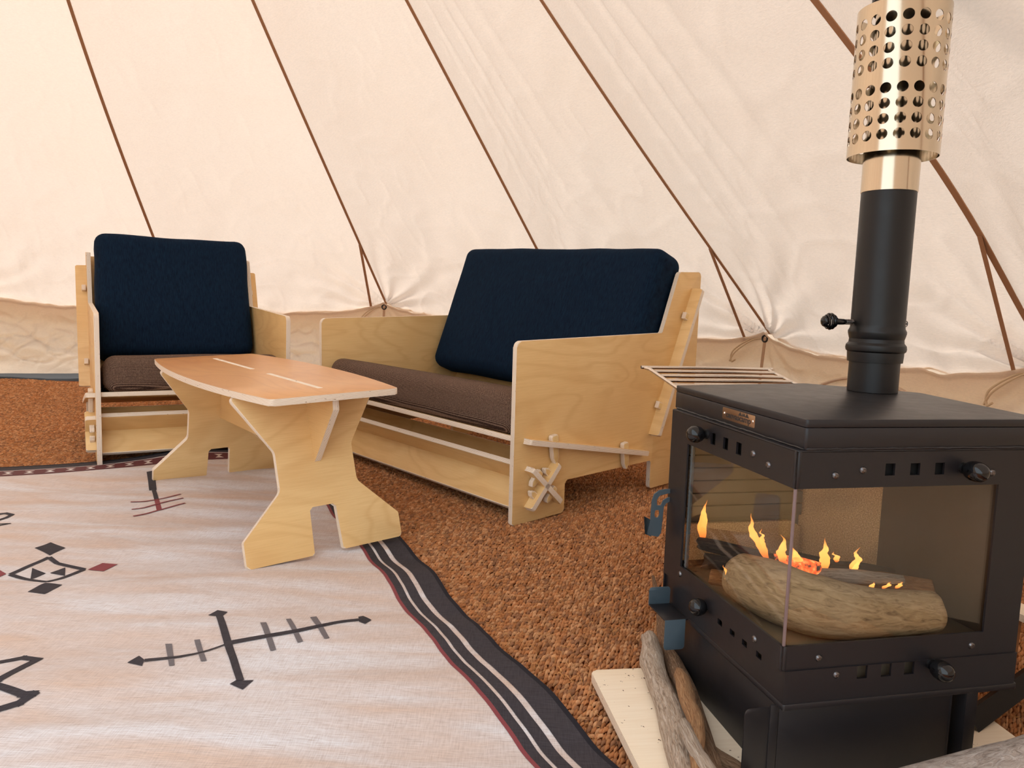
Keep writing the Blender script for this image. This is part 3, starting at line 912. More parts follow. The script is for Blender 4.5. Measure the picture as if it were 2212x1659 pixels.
rug_poly('cross_motif', [(-0.6453, 1.6277), (-0.6294, 1.6292), (-0.5575, 1.4933), (-0.4814, 1.3476), (-0.4946, 1.3435), (-0.5743, 1.4918)], M_RUGBLK, 0.0018)
rug_poly('cross_motif', [(-0.6612, 1.6261), (-0.6511, 1.6546), (-0.6257, 1.6482), (-0.6292, 1.6249), (-0.6446, 1.6234)], M_RUGBLK)
rug_poly('cross_motif', [(-0.5033, 1.3331), (-0.4934, 1.3512), (-0.4817, 1.3461), (-0.4637, 1.349), (-0.4734, 1.3172)], M_RUGBLK)
rug_strip('cross_motif', [(-0.699, 1.4071), (-0.6488, 1.4239), (-0.6256, 1.4377), (-0.6067, 1.4532), (-0.5723, 1.4911)], [0.012, 0.005], M_RUGBLK, 0.002)
rug_strip('cross_motif', [(-0.5626, 1.5002), (-0.4963, 1.5316), (-0.4422, 1.5609), (-0.4002, 1.5919), (-0.3649, 1.6192), (-0.3244, 1.639)], [0.016, 0.012], M_RUGBLK, 0.002)
rug_poly('cross_motif', [(-0.7273, 1.3965), (-0.7199, 1.4288), (-0.7009, 1.4111), (-0.6922, 1.3848)], M_RUGBLK)
rug_poly('cross_motif', [(-0.3297, 1.6581), (-0.3204, 1.6667), (-0.2964, 1.6417), (-0.3059, 1.6173), (-0.3222, 1.6285)], M_RUGBLK)
for pts in ([(-0.6958, 1.4902), (-0.6824, 1.4914), (-0.6326, 1.3922), (-0.6422, 1.389)], [(-0.6436, 1.5088), (-0.6329, 1.5117), (-0.5793, 1.4147), (-0.5895, 1.4113)],
            [(-0.5342, 1.5959), (-0.5218, 1.5991), (-0.4615, 1.4773), (-0.4715, 1.4711)], [(-0.4855, 1.6236), (-0.4752, 1.6268), (-0.4165, 1.5142), (-0.4262, 1.5077)],
            [(-0.4357, 1.6413), (-0.4231, 1.648), (-0.3658, 1.5357), (-0.3757, 1.531)]):
    rug_poly('cross_tick', pts, M_RUGGREY, 0.0014)
rug_poly('diamond_motif', [(-1.2832, 1.9942), (-1.2702, 2.0452), (-1.2058, 2.006), (-1.2155, 1.9505)], M_RUGBLK)
B_out = [(-1.2381, 1.8238), (-1.2108, 1.9398), (-1.1698, 1.9079), (-1.0843, 1.8821), (-1.122, 1.7845), (-1.1913, 1.8059)]
for k in range(6): rug_strip('diamond_motif', [B_out[k], B_out[(k + 1) % 6]], 0.013, M_RUGBLK, 0.0014 + 0.0001 * (k % 2))
for pts in ([(-1.2111, 1.8691), (-1.1628, 1.847), (-1.1742, 1.8026)], [(-1.1544, 1.85), (-1.1363, 1.8867), (-1.1091, 1.8382)], [(-1.1241, 1.714), (-1.1182, 1.7742), (-1.0682, 1.759), (-1.077, 1.7031)]):
    rug_poly('diamond_motif', pts, M_RUGBLK)
for pts in ([(-1.0758, 1.8809), (-1.062, 1.9276), (-1.0204, 1.9251), (-1.0307, 1.8742)], [(-1.2482, 1.8247), (-1.3013, 1.8575), (-1.3088, 1.8061), (-1.2549, 1.7893)]):
    rug_poly('diamond_motif', pts, M_RUGRED)
def polyline_motif(name, P, w, mat):
    for k in range(len(P) - 1):
        a = Vector(P[k]); b = Vector(P[k + 1]); d = (b - a).normalized() * w * .42
        rug_strip(name, [tuple(a - d), tuple(b + d)], w, mat, 0.0014 + 0.00012 * (k % 3))
polyline_motif('zigzag_motif', [(-1.0198, 1.3719), (-0.9757, 1.396), (-0.9448, 1.418), (-0.911, 1.4091), (-0.916, 1.3607), (-0.9222, 1.3108), (-0.9358, 1.3024), (-0.9047, 1.2905), (-0.8499, 1.2702), (-0.8333, 1.2736), (-0.8424, 1.2471), (-0.8683, 1.2254), (-0.9001, 1.204)], 0.017, M_RUGBLK)
polyline_motif('zigzag_motif', [(-1.5699, 2.2256), (-1.5519, 2.2531), (-1.538, 2.2601), (-1.5137, 2.2513), (-1.5148, 2.2252), (-1.5213, 2.2076), (-1.5334, 2.1724)], 0.012, M_RUGBLK)
polyline_motif('zigzag_motif', [(-1.501, 2.1598), (-1.4948, 2.1682), (-1.4722, 2.1768), (-1.4781, 2.161), (-1.4884, 2.1412)], 0.008, M_RUGBLK)
rug_poly('comb_motif', [(-1.367, 2.804), (-1.3507, 2.8298), (-1.2332, 2.5995), (-1.255, 2.5896)], M_RUGBLK)
rug_poly('comb_motif', [(-1.2468, 2.5908), (-1.2358, 2.5991), (-1.17, 2.4804), (-1.1812, 2.4704)], M_RUGBLK)
rug_poly('comb_motif', [(-1.1812, 2.4704), (-1.169, 2.4782), (-1.1111, 2.3748), (-1.1203, 2.3583)], M_RUGRED)
for pts in ([(-1.2385, 2.4271), (-1.1958, 2.4414), (-1.1633, 2.479), (-1.1249, 2.5458)], [(-1.199, 2.3548), (-1.1718, 2.3782), (-1.1516, 2.4112), (-1.0967, 2.5009)], [(-1.1635, 2.2934), (-1.1376, 2.3208), (-1.1152, 2.3612), (-1.0655, 2.4442)]):
    rug_strip('comb_motif', pts, 0.008, M_RUGRED, 0.002)

# ------------------------------------------------------------------ plywood seats
def cushion(name, sx, sy, sz, r, mat, M=None, puff=0.02, nseg=26, seed=0.0, lump=0.006, pinch=0.0, label=None, cat='cushion', parent=None):
    """soft box: local x 0..sx, y 0..sy, z 0..sz"""
    def ticks(L, n):
        a = [0, r * 0.15, r * 0.4, r * 0.7, r]
        m = [r + (L - 2 * r) * k / n for k in range(1, n)]
        return a + m + [L - q for q in a[::-1]]
    tx, ty, tz = ticks(sx, nseg), ticks(sy, max(8, nseg // 2)), ticks(sz, 3)
    idx = {}; V = []; F = []
    def vid(i, j, k):
        key = (i, j, k)
        if key in idx: return idx[key]
        p = Vector((tx[i], ty[j], tz[k]))
        rr = min(r, sz / 2 * 0.98)
        q = Vector((min(max(p.x, rr), sx - rr), min(max(p.y, rr), sy - rr), min(max(p.z, rr), sz - rr)))
        d = p - q
        if d.length > 1e-9: p = q + d.normalized() * rr
        a, b = p.x / sx, p.y / sy
        w = (max(0, 4 * a * (1 - a)) ** 0.35) * (max(0, 4 * b * (1 - b)) ** 0.35)
        c = (p.z / sz - 0.5) * 2
        p.z += puff * c * w + lump * nz(p.x * 4 + seed, p.y * 4, p.z * 4 + seed) * w
        p.y += lump * 0.9 * nz(p.x * 5, p.z * 6 + seed, seed + 3.0); p.x += lump * 0.6 * nz(p.y * 5 + seed, p.z * 6, 7.0)
        idx[key] = len(V); V.append(p); return idx[key]
    X, Y, Z = len(tx) - 1, len(ty) - 1, len(tz) - 1
    for i in range(X):
        for j in range(Y):
            F.append((vid(i, j, 0), vid(i, j + 1, 0), vid(i + 1, j + 1, 0), vid(i + 1, j, 0)))
            F.append((vid(i, j, Z), vid(i + 1, j, Z), vid(i + 1, j + 1, Z), vid(i, j + 1, Z)))
        for k in range(Z):
            F.append((vid(i, 0, k), vid(i + 1, 0, k), vid(i + 1, 0, k + 1), vid(i, 0, k + 1)))
            F.append((vid(i, Y, k), vid(i, Y, k + 1), vid(i + 1, Y, k + 1), vid(i + 1, Y, k)))
    for j in range(Y):
        for k in range(Z):
            F.append((vid(0, j, k), vid(0, j, k + 1), vid(0, j + 1, k + 1), vid(0, j + 1, k)))
            F.append((vid(X, j, k), vid(X, j + 1, k), vid(X, j + 1, k + 1), vid(X, j, k + 1)))
    o = pydata(name, V, F, mat, parent)
    if M is not None: o.matrix_world = M
    return o

def peg_panel(parent, M, w, l0, l1, th, tip=0.02, blunt=False):
    """wooden peg: lies along local Y from -l0 (pointed) to +l1"""
    if blunt: pts = [(-w/2, -l0), (w/2, -l0), (w/2, l1), (-w/2, l1)]
    else: pts = [(-w/2, -l0 + tip), (-w*0.12, -l0), (w*0.12, -l0), (w/2, -l0 + tip), (w*0.55, l1 - 0.006), (w*0.4, l1), (-w*0.4, l1), (-w*0.55, l1 - 0.006)]
    return panel('peg', pts, th, (M_PEG, M_EDGE), parent, M, bev=0.0025)

PT = 0.018
PROF = [(0, 0, .008), (.244, 0, .012), (.244, .113, .012), (.7255, .111, .006), (.7275, 0, .01), (.992, 0, .012), (.992, .833, .015), (.847, .83, .012), (.7555, .60, .004), (0, .596, .02)]
def seat_frame(root, W):
    out = round_poly(PROF, 0.01)
    # side panels: local X = depth, Y = up, Z = along the width
    for x0 in (0.0, W - PT):
        panel('side_panel', out, PT, PLY, root, axes((x0, 0, 0), (0, 1, 0), (0, 0, 1), (1, 0, 0)), bev=0.0025)
    P = 0.034
    # seat board: slopes down to the back
    d = Vector((0, .633, -.125)).normalized(); nrm = Vector((1, 0, 0)).cross(d)
    S0 = Vector((0, 0.014, 0.272)); L = 0.70
    t0, t1 = 0.027, 0.668
    g = PT + 0.001
    ol = [(g, 0), (W - g, 0), (W - g, t0), (W + P, t0, .008), (W + P, t1, .008), (W - g, t1), (W - g, L), (g, L), (g, t1), (-P, t1, .008), (-P, t0, .008), (g, t0)]
    panel('seat_board', round_poly(ol, 0.0), PT, PLY, root, axes(S0, (1, 0, 0), d, nrm), bev=0.002)
    # crossed boards of the front rail
    for (b0, z0), (b1, z1) in (((.055, .183), (.196, .052)), ((.182, .183), (.058, .05))):
        dd = Vector((0, b1 - b0, z1 - z0)); Lb = dd.length; dd.normalize(); nn = Vector((1, 0, 0)).cross(dd)
        o0 = Vector((0, b0, z0)) - dd * 0.018 - nn * PT / 2; LL = Lb + 0.036
        ol = [(g, 0), (W - g, 0), (W - g, .018), (W + .036, .018, .006), (W + .036, LL - .018, .006), (W - g, LL - .018), (W - g, LL), (g, LL), (g, LL - .018), (-.036, LL - .018, .006), (-.036, .018, .006), (g, .018)]
        panel('cross_rail', round_poly(ol, 0.0), PT, PLY, root, axes(o0, (1, 0, 0), dd, nn), bev=0.002)
        for xs, sg in ((W, 1), (0.0, -1)):
            for q in (0.25, 0.75):
                c = Vector((xs, b0, z0)) + dd * Lb * q
                peg_panel(root, axes(c + Vector((sg * 0.004 if sg > 0 else -0.022, 0, 0)), dd, nn, (1, 0, 0)), 0.022, 0.036, 0.026, 0.018, 0.012)
    # back board
    bt, bb = Vector((0, .944, .765)), Vector((0, .712, .215))
    dd = (bt - bb); Lb = dd.length; dd.normalize(); nn = Vector((1, 0, 0)).cross(dd)
    ol = [(g, -.02), (W - g, -.02), (W - g, 0), (W + .046, 0, .006), (W + .046, Lb, .006), (W - g, Lb), (W - g, Lb + .05), (g, Lb + .05), (g, Lb), (-.046, Lb, .006), (-.046, 0, .006), (g, 0)]
    panel('back_board', round_poly(ol, 0.0), PT, PLY, root, axes(bb - nn * PT / 2, (1, 0, 0), dd, nn), bev=0.002)
    for xs, sg in ((W, 1), (0.0, -1)):
        for q in (0.80, 0.19):
            c = Vector((xs + (0.004 if sg > 0 else -0.022), 0, 0)) + bb + dd * Lb * q
            peg_panel(root, axes(c, dd, nn, (1, 0, 0)), 0.026, 0.034, 0.030, 0.018, 0.010, blunt=True)
        for q in (0.20, 0.80):
            c = S0 + d * (t0 + (t1 - t0) * q) + nrm * PT / 2 + Vector((xs + (0.004 if sg > 0 else -0.022), 0, 0))
            peg_panel(root, axes(c, Vector((0, 1, 0.12)), Vector((0, -0.12, 1)), (1, 0, 0)), 0.028, 0.068, 0.032, 0.018, 0.022)

def seat_cushions(FM, W, names, labels, seed):
    d = Vector((0, .633, -.125)).normalized(); nrm = Vector((1, 0, 0)).cross(d)
    o = Vector((PT + 0.010, 0.004, 0.2935))
    c1 = cushion('seat_cushion', W - 2 * PT - 0.020, 0.68, 0.142, 0.045, M_TWEED, FM @ axes(o, (1, 0, 0), d, nrm), puff=0.006, seed=seed, lump=0.004)
    tag(c1, labels[0], 'cushion')
    # back cushion leaning on the back board; local x width, y up the slope, z towards the sitter
    up = Vector((0, .205, .530)).normalized(); nf = Vector((1, 0, 0)).cross(up)
    o = Vector((PT + 0.012, 0.715, 0.315))
    c2 = cushion('back_cushion', W - 2 * PT - 0.024, 0.60, 0.165, 0.05, M_VELVET, FM @ axes(o, (1, 0, 0), up, nf), puff=0.010, seed=seed + 2, lump=0.010)
    tag(c2, labels[1], 'cushion')
    return c1, c2

FL = 2.3281
sx0 = 0.0146 + math.cos(FL) * 1.2228; sy0 = 2.3719 + math.sin(FL) * 1.2228
F_SOFA = frame(sx0, sy0, -0.0042 * 1.2228, FL - PI, 0.0042, 0.0144)
sofa = tag(empty('loveseat', F_SOFA), 'wide birch plywood loveseat frame with pegged joints behind the stove', 'sofa')
seat_frame(sofa, 1.2288)
c1, c2 = seat_cushions(F_SOFA, 1.2288, None, ('long brown tweed seat cushion on the wide plywood loveseat', 'wide dark navy velvet back cushion on the loveseat'), 1.3)
F_CHAIR = frame(-1.5972, 2.8837, 0.0, 0.5326, -0.0051, 0.0029)
chair = tag(empty('armchair', F_CHAIR), 'single birch plywood armchair frame with pegged joints left of the loveseat', 'chair')
seat_frame(chair, 0.739)
seat_cushions(F_CHAIR, 0.739, None, ('short brown tweed seat cushion on the single armchair', 'navy blue velvet back cushion on the single armchair'), 5.1)

# ------------------------------------------------------------------ coffee table
F_TAB = frame(-0.8038, 2.4426, 0.0, -0.9056, 0.0183, 0.028)
table = tag(empty('coffee_table', F_TAB), 'low birch plywood coffee table with splayed X-shaped legs on the rug', 'table')
TH = 0.459
hl, hw = 0.588, 0.180
ol = []
for k in range(25): ol.append((-hl + 2 * hl * k / 24, -hw - 0.052 * (1 - (2 * k / 24 - 1) ** 2)))
for k in range(25): ol.append((hl - 2 * hl * k / 24, hw + 0.052 * (1 - (2 * k / 24 - 1) ** 2)))
def corner_round(ol, idxs, r):
    return round_poly([(x, y, r if i in idxs else 0.0) for i, (x, y) in enumerate(ol)], 0.0)
ol = corner_round(ol, (0, 24, 25, 49), 0.012)
panel('table_top', ol, PT, (M_PLYTOP, M_EDGE), table, T(0, 0, TH - PT), bev=0.003)
KS = 0.31
for sg in (1, -1):
    half = [(.043, 0, .006), (.2295, 0, .01), (.2295, .068, .01), (.1138, .178, .03), (.1138, .283, .03), (.222, .440, .012)]
    sl = math.sqrt(1 + KS * KS)
    R = [(y, z * sl) + tuple(r) for y, z, *r in half]
    notch = [(-.0385, .125 * sl, .008), (.0385, .125 * sl, .008)]
    pts = R + [(-p[0],) + tuple(p[1:]) for p in R[::-1]] + notch
    up = Vector((-sg * KS, 0, 1)).normalized()
    X = Vector((0, 1, 0)); Z = X.cross(up)
    o = Vector((sg * 0.503, 0, 0)) - Z * PT / 2
    panel('leg_panel', round_poly(pts, 0.0), PT, PLY, table, axes(o, X, up, Z), bev=0.0025)
# stretcher board on edge, its ends poking out past the leg panels
zt = TH - PT
st = [(-.436, .245, .012), (.436, .245, .012), (.566, zt - .03, .01), (.566, zt, 0), (-.566, zt, 0), (-.566, zt - .03, .01)]
panel('stretcher', round_poly(st, 0.0), PT, PLY, table, axes((0, PT / 2 + .004, 0), (1, 0, 0), (0, 0, 1), (0, -1, 0)), bev=0.002)
for a0, a1 in ((-.475, -.070), (.075, .470)):
    panel('tenon', [(a0, 0.000), (a1, 0.000), (a1, PT - .003), (a0, PT - .003)], 0.0012, (M_EDGE, M_EDGE), table, T(0, -.004, TH - 0.0006), bev=0.0003, seg=1)

# ------------------------------------------------------------------ hearth board
d2 = Vector((0.158, -0.987, 0)).normalized(); d1 = Vector((0.987, 0.158, 0)).normalized()
HB = axes((0.18, 1.431, 0.001), d1, -d2, (0, 0, 1))
hb = panel('hearth_board', round_poly([(0, -.72), (.70, -.72), (.70, 0), (0, 0)], 0.012), 0.018, (M_HEARTH, M_EDGE), None, HB, bev=0.003)
tag(hb, 'pale plywood hearth board under the stove, dusted with bark crumbs', 'board')

# ------------------------------------------------------------------ stove
F_ST = frame(0.4236, 1.0735, 0.0, 0.2284, 0.0011, -0.0274)
stove = tag(empty('wood_stove', F_ST), 'matt black wood stove with corner glass and a lit fire', 'stove')
def prism(name, outl, z0, z1, mat, parent, bev=0.003, r=0.004):
    return panel(name, round_poly(outl, r, 3), z1 - z0, mat, parent, T(0, 0, z0), bev=bev)
def holed(name, u0, u1, v0, v1, holes, th, mat, parent, M, bev=0.0):
    us = sorted({u0, u1, *[h[0] for h in holes], *[h[1] for h in holes]}); vs_ = sorted({v0, v1, *[h[2] for h in holes], *[h[3] for h in holes]})
    us = [u for u in us if u0 <= u <= u1]; vs_ = [v for v in vs_ if v0 <= v <= v1]
    bm = bmesh.new(); g = {}
    for i, u in enumerate(us):
        for j, v in enumerate(vs_): g[(i, j)] = bm.verts.new((u, v, 0))
    fs = []
    for i in range(len(us) - 1):
        for j in range(len(vs_) - 1):
            cu, cv = (us[i] + us[i+1]) / 2, (vs_[j] + vs_[j+1]) / 2
            if any(h[0] < cu < h[1] and h[2] < cv < h[3] for h in holes): continue
            fs.append(bm.faces.new((g[(i, j)], g[(i+1, j)], g[(i+1, j+1)], g[(i, j+1)])))
    for v in [v for v in bm.verts if not v.link_faces]: bm.verts.remove(v)
    r = bmesh.ops.extrude_face_region(bm, geom=fs)
    bmesh.ops.translate(bm, verts=[e for e in r['geom'] if isinstance(e, bmesh.types.BMVert)], vec=(0, 0, th))
    return fin(name, bm, mat, parent, M)
SW = 0.4264
ZFB, ZFT, ZGB, ZGT, ZBT, ZBB = .2169, .5522, .2552, .4964, .1655, .1547
OUT = [(0, 0), (SW, 0), (.485, .335), (.335, .485), (0, SW)]
# right-hand face (b = 0): local u = a, v = z ; outward = -b, thickness inwards
MR = axes((0, 0.004, 0), (1, 0, 0), (0, 0, 1), (0, -1, 0))
ML = axes((0.004, 0, 0), (0, 1, 0), (0, 0, 1), (1, 0, 0)) @ Matrix.Diagonal((1, 1, -1, 1))
slR = [(c - .0085, c + .0085, .514, .5325) for c in (.159, .203, .247)]
slL = [(c - .0085, c + .0085, .514, .5345) for c in (.2544, .2092, .1645)]
holed('front_face', 0.0, SW, ZFB, ZFT, [(0, .3592, ZGB, ZGT)] + slR, 0.004, M_STOVE, stove, MR)
holed('side_face', 0.0, SW, ZFB, ZFT, [(0, .3530, ZGB, ZGT)] + slL, 0.004, M_STOVE, stove, ML)
# rounded corner bead where the two faces meet
for z0, z1 in ((ZGT, ZFT), (ZFB, ZGB)):
    lathe('corner_bead', [(0, z0), (.0052, z0), (.006, z0 + .002), (.006, z1 - .002), (.0052, z1), (0, z1)], M_STOVE, stove, T(.005, .005, 0), n=16)
prism('top_plate', OUT, ZFT - .003, ZFT + .0015, M_STOVE, stove, .0012)
prism('slot_shade_block', [(.012, .012), (SW - .02, .012), (.46, .33), (.33, .46), (.012, SW - .02)], ZGT + .001, ZFT - .004, M_DARK, stove, .001)  # near-black block added behind the slots as the shade inside them
LID = [(.0115, .0010), (.442, .0010), (.502, .345), (.345, .505), (.0115, .442)]
prism('lid_body', LID, .5545, .5868, M_STOVE, stove, .0012, .005)
prism('lid', LID, .5870, .5994, M_STOVE, stove, .0022, .005)
# weld bead under the lid, a rough line
wb_pts = []
for k in range(90):
    s = k / 89
    p = Vector((.0125, .43 - .428 * s * 2, 0)) if s < 0.5 else Vector((.0125 + .428 * (s - .5) * 2, .002, 0))
    wb_pts.append(p + Vector((-.001 if s < .5 else 0, -.001 if s >= .5 else 0, .5545 + .0012 * random.random())))
tube('weld_bead', wb_pts, [.0014 + .0012 * random.random() for _ in wb_pts], M_STOVE, stove, n=6)
# back walls, firebox floor, base
for (a0, b0), (a1, b1) in zip(OUT[1:], OUT[2:]):
    dx = Vector((a1 - a0, b1 - b0, 0)); Lw = dx.length; dx.normalize()
    box('back_wall', 0, Lw, 0, .004, 0, ZFT - ZBT, M_STOVE, stove, axes((a0, b0, ZBT), dx, Vector((-dx.y, dx.x, 0)), (0, 0, 1)), 0.0008)
prism('firebox_floor', [(.005, .005), (SW - .004, .005), (.475, .33), (.33, .475), (.005, SW - .004)], ZGB - .0375, ZGB - .031, M_INNER, stove, .001)
prism('base_plate', [(.0045, -.005), (SW + .004, -.005), (.487, .337), (.337, .487), (.0045, SW)], ZBB, ZBT, M_STOVE, stove, .002)
slB = [(c - .009, c + .009, .196, .2165) for c in (.1387, .1815, .2233)]
holed('base_front', 0.005, SW, ZBT, ZFB, slB, 0.004, M_STOVE, stove, axes((0, 0.001, 0), (1, 0, 0), (0, 0, 1), (0, -1, 0)))
slC = [(c - .008, c + .008, .203, .2165) for c in (.1975, .1544, .1139, .07)]
holed('base_side', 0.0, SW, ZBT, ZFB, slC, 0.004, M_STOVE, stove, axes((0.009, 0, 0), (0, 1, 0), (0, 0, 1), (1, 0, 0)) @ Matrix.Diagonal((1, 1, -1, 1)))
box('ash_pan', .02, SW - .02, .02, SW - .02, ZBT + .002, ZFB - .012, M_INNER, stove, None, 0.002)
# pedestal
box('pedestal_front', .0145, .327, .018, .022, .018, .1535, M_STOVE, stove, None, .0008)
box('pedestal_leg', .327, .331, .018, .042, .018, .1535, M_STOVE, stove, None, .0008)
box('pedestal_leg', .350, .354, .012, .042, .018, .1535, M_STOVE, stove, None, .0008)
box('pedestal_leg', .3505, .3725, .010, .014, .018, .1535, M_STOVE, stove, None, .0008)
box('pedestal_side', .0145, .0185, .022, .40, .018, .1465, M_STOVE, stove, None, .0008)
box('pedestal_side', .352, .356, .042, .38, .018, .1535, M_STOVE, stove, None, .0008)
panel('pedestal_flange', round_poly([(-.0435, .018, 0), (-.0005, .018, 0), (.0005, .135, 0), (-.003, .151, 0), (-.0435, .1495, .008)], 0.002), .0025, M_STOVE, stove, axes((0, .0205, 0), (1, 0, 0), (0, 0, 1), (0, -1, 0)), bev=.0006)
panel('pedestal_flange', round_poly([(-.0015, 0, 0), (.013, 0, 0), (.013, .136, 0), (-.0015, .136, 0)], 0.0), .0025, M_STOVE, stove, axes((0, .0195, .018), (1, 0, 0), (0, 0, 1), (0, -1, 0)), bev=.0006)
# Z-shaped bracket on the left
br = empty('x', None); bpy.data.objects.remove(br)
BR = box('side_bracket', -.043, .004, .315, .396, .1612, .1638, M_STOVE, stove, None, .0008)
panel('bracket_tab', round_poly([(-.043, .105, .006), (-.001, .105, .006), (-.001, .1638, 0), (-.043, .1638, 0)], 0.0), .0026, M_BLUESTEEL, BR, axes((0, .3165, 0), (1, 0, 0), (0, 0, 1), (0, -1, 0)), bev=.0006)
panel('bracket_tab', round_poly([(-.043, .1612, 0), (.002, .1612, 0), (.002, .198, .006), (-.043, .198, .006)], 0.0), .0026, M_BLUESTEEL, BR, axes((0, .396, 0), (1, 0, 0), (0, 0, 1), (0, -1, 0)), bev=.0006)
# glass panes
box('glass_pane', .0015, .362, .0045, .0065, ZGB - .004, ZGT + .004, M_GLASS, stove)
box('glass_pane', .0045, .0065, .0015, .356, ZGB - .004, ZGT + .004, M_GLASS, stove)
box('glass_edge', .0012, .0052, .0012, .0052, ZGB - .002, ZGT + .002, M_GLASSEDGE, stove, None, .0008)
tube('door_gasket', [(.009, .346, ZGB + (ZGT - ZGB) * k / 60) for k in range(61)], [.0036 + .0010 * (k % 2) for k in range(61)], M_BLUESTEEL, stove, n=7)
# bolts and knobs
def bolt(M):
    o = lathe('bolt', [(0, .0034), (.0022, .0034), (.0024, .0022), (.0026, .0034), (.0042, .0028), (.0056, .0010), (.0058, 0)], M_BOLT, stove, M, n=14)
MBR = lambda a, z: axes((a, 0, z), (1, 0, 0), (0, 0, 1), (0, -1, 0))
MBL = lambda b, z: axes((0, b, z), (0, -1, 0), (0, 0, 1), (-1, 0, 0))
for a, z in ((.0655, .5157), (.1118, .5231), (.3439, .5154), (.0623, .2332), (.3389, .2337), (.0933, .2055)): bolt(MBR(a, z) if z != .2055 else axes((a, -.003, z), (1, 0, 0), (0, 0, 1), (0, -1, 0)))
for b, z in ((.1187, .525), (.073, .5166), (.3513, .240), (.0774, .2325)): bolt(MBL(b, z))
def knob(M, l=0.0):
    stem = lathe('knob', [(0, .0385 + l), (.005, .038 + l), (.010, .0355 + l), (.0140, .0305 + l), (.0157, .0245 + l * .7), (.0155, .019), (.0135, .0125), (.0100, .0085), (.0062, .007), (.0058, 0)], M_KNOB, stove, M, n=28)
    lathe('knob_collar', [(0, .004), (.0085, .004), (.009, 0)], M_PIPE, stem, None, n=18)
knob(MBL(.279, .5285)); knob(MBR(.290, .5235), .005); knob(axes((.009, .247, .2165), (0, -1, 0), (0, 0, 1), (-1, 0, 0))); knob(axes((.262, -.003, .2105), (1, 0, 0), (0, 0, 1), (0, -1, 0)), .004)
# name plate with embossed lettering
NP = panel('name_plate', round_poly([(0, 0), (.108, 0), (.108, .0205), (0, .0205)], .0025), .0012, M_PLATE, stove, axes((.0125, .2475, .5628), (0, -1, 0), (0, 0, 1), (-1, 0, 0)), bev=.0004)
def text_mesh(name, body, size, mat, parent, M):
    cu = bpy.data.curves.new('txt', 'FONT'); cu.body = body; cu.size = size; cu.extrude = 0.00015; cu.offset = size * 0.022; cu.space_character = 0.98
    ob = bpy.data.objects.new('txt', cu); COL.objects.link(ob)
    dg = bpy.context.evaluated_depsgraph_get(); dg.update()
    me = bpy.data.meshes.new_from_object(ob.evaluated_get(dg)); me.name = name
    bpy.data.objects.remove(ob)
    me.materials.clear(); me.materials.append(mat)
    o = bpy.data.objects.new(name, me); COL.objects.link(o); o.parent = parent; o.matrix_local = M
    return o
tx = text_mesh('lettering', 'canvascamp', .0148, M_INK, NP, T(.0125, .0044, .00135))
wdt_ = max(v.co.x for v in tx.data.vertices); tx.scale = (.083 / wdt_, 1.0, 1.0)
for x0, w, h in ((.0545, .0125, .0068), (.066, .012, .0076), (.0765, .0125, .0068)):
    if abs(x0 - .066) < 1e-6: pts = [(x0, .0133), (x0 + .0035, .0195), (x0 + .006, .0158), (x0 + .0085, .0195), (x0 + .0115, .0133), (x0 + .006, .0138)]
    else: pts = [(x0, .0133), (x0 + w * .5, .0133 + h), (x0 + w, .0133)]
    panel('mountain_logo', pts, .0003, M_INK, NP, T(0, 0, .0012), bev=0)
for x in (.0065, .1015): lathe('rivet', [(0, .0016), (.0018, .0013), (.0027, 0)], M_STEEL, NP, T(x, .0102, .0012), n=12)
# latch hook at the rear left
hk = [(0.0126, 0.3913), (-0.0083, 0.3922), (-0.0233, 0.3897), (-0.0335, 0.382), (-0.0377, 0.3689), (-0.0388, 0.3304), (-0.0455, 0.3000), (-0.0202, 0.2938), (-0.0144, 0.3029), (-0.0116, 0.355), (-0.0077, 0.3621), (-0.0004, 0.3663), (0.0142, 0.3664)]
h1 = [(-0.0039, 0.383), (0.0029, 0.3828), (0.0041, 0.3763), (-0.0047, 0.3741), (-0.0133, 0.3695), (-0.0177, 0.3587), (-0.0266, 0.359), (-0.0273, 0.371), (-0.0214, 0.3793)]
h2 = [(-0.0298, 0.3494), (-0.021, 0.3497), (-0.0198, 0.3395), (-0.023, 0.3335), (-0.0289, 0.3344), (-0.031, 0.3398)]
def holed_poly(name, outer, holes, th, mat, parent, M):
    bm = bmesh.new()
    es = []
    for loop in [outer] + holes:
        vs_ = [bm.verts.new((x, y, 0)) for x, y in loop]
        es += [bm.edges.new((vs_[i], vs_[(i + 1) % len(vs_)])) for i in range(len(vs_))]
    bmesh.ops.triangle_fill(bm, use_beauty=True, edges=es)
    r = bmesh.ops.extrude_face_region(bm, geom=bm.faces[:])
    bmesh.ops.translate(bm, verts=[e for e in r['geom'] if isinstance(e, bmesh.types.BMVert)], vec=(0, 0, th))
    return fin(name, bm, mat, parent, M)
LH = holed_poly('latch_hook', round_poly(hk, .004, 4), [round_poly(h1, .002, 3), round_poly(h2, .003, 3)], .003, M_BLUESTEEL, stove, axes((0, .42, 0), (1, 0, 0), (0, 0, 1), (0, -1, 0)))
bm = bmesh.new()      # curled finger grip at the bottom of the hook
V = []
arc = [(-.0388, .418), (-.0440, .4185), (-.0500, .4165), (-.0555, .4115), (-.0590, .404)]
NB = 10
rows = []
for a, b in arc:
    f = (a + .0388) / -.0202
    rows.append([bm.verts.new((a + .004 * q / NB, b, (.3300 + .0115 * f) * (1 - q / NB) + (.2945 + .010 * f) * q / NB)) for q in range(NB + 1)])
for A, B in zip(rows, rows[1:]):
    for q in range(NB): bm.faces.new((A[q], A[q + 1], B[q + 1], B[q]))
bmesh.ops.solidify(bm, geom=bm.faces[:], thickness=.0028)
fin('finger_grip', bm, M_BLUESTEEL, LH, axes((0, .42, 0), (1, 0, 0), (0, 0, 1), (0, -1, 0)).inverted(), smooth=True, sharp=40)
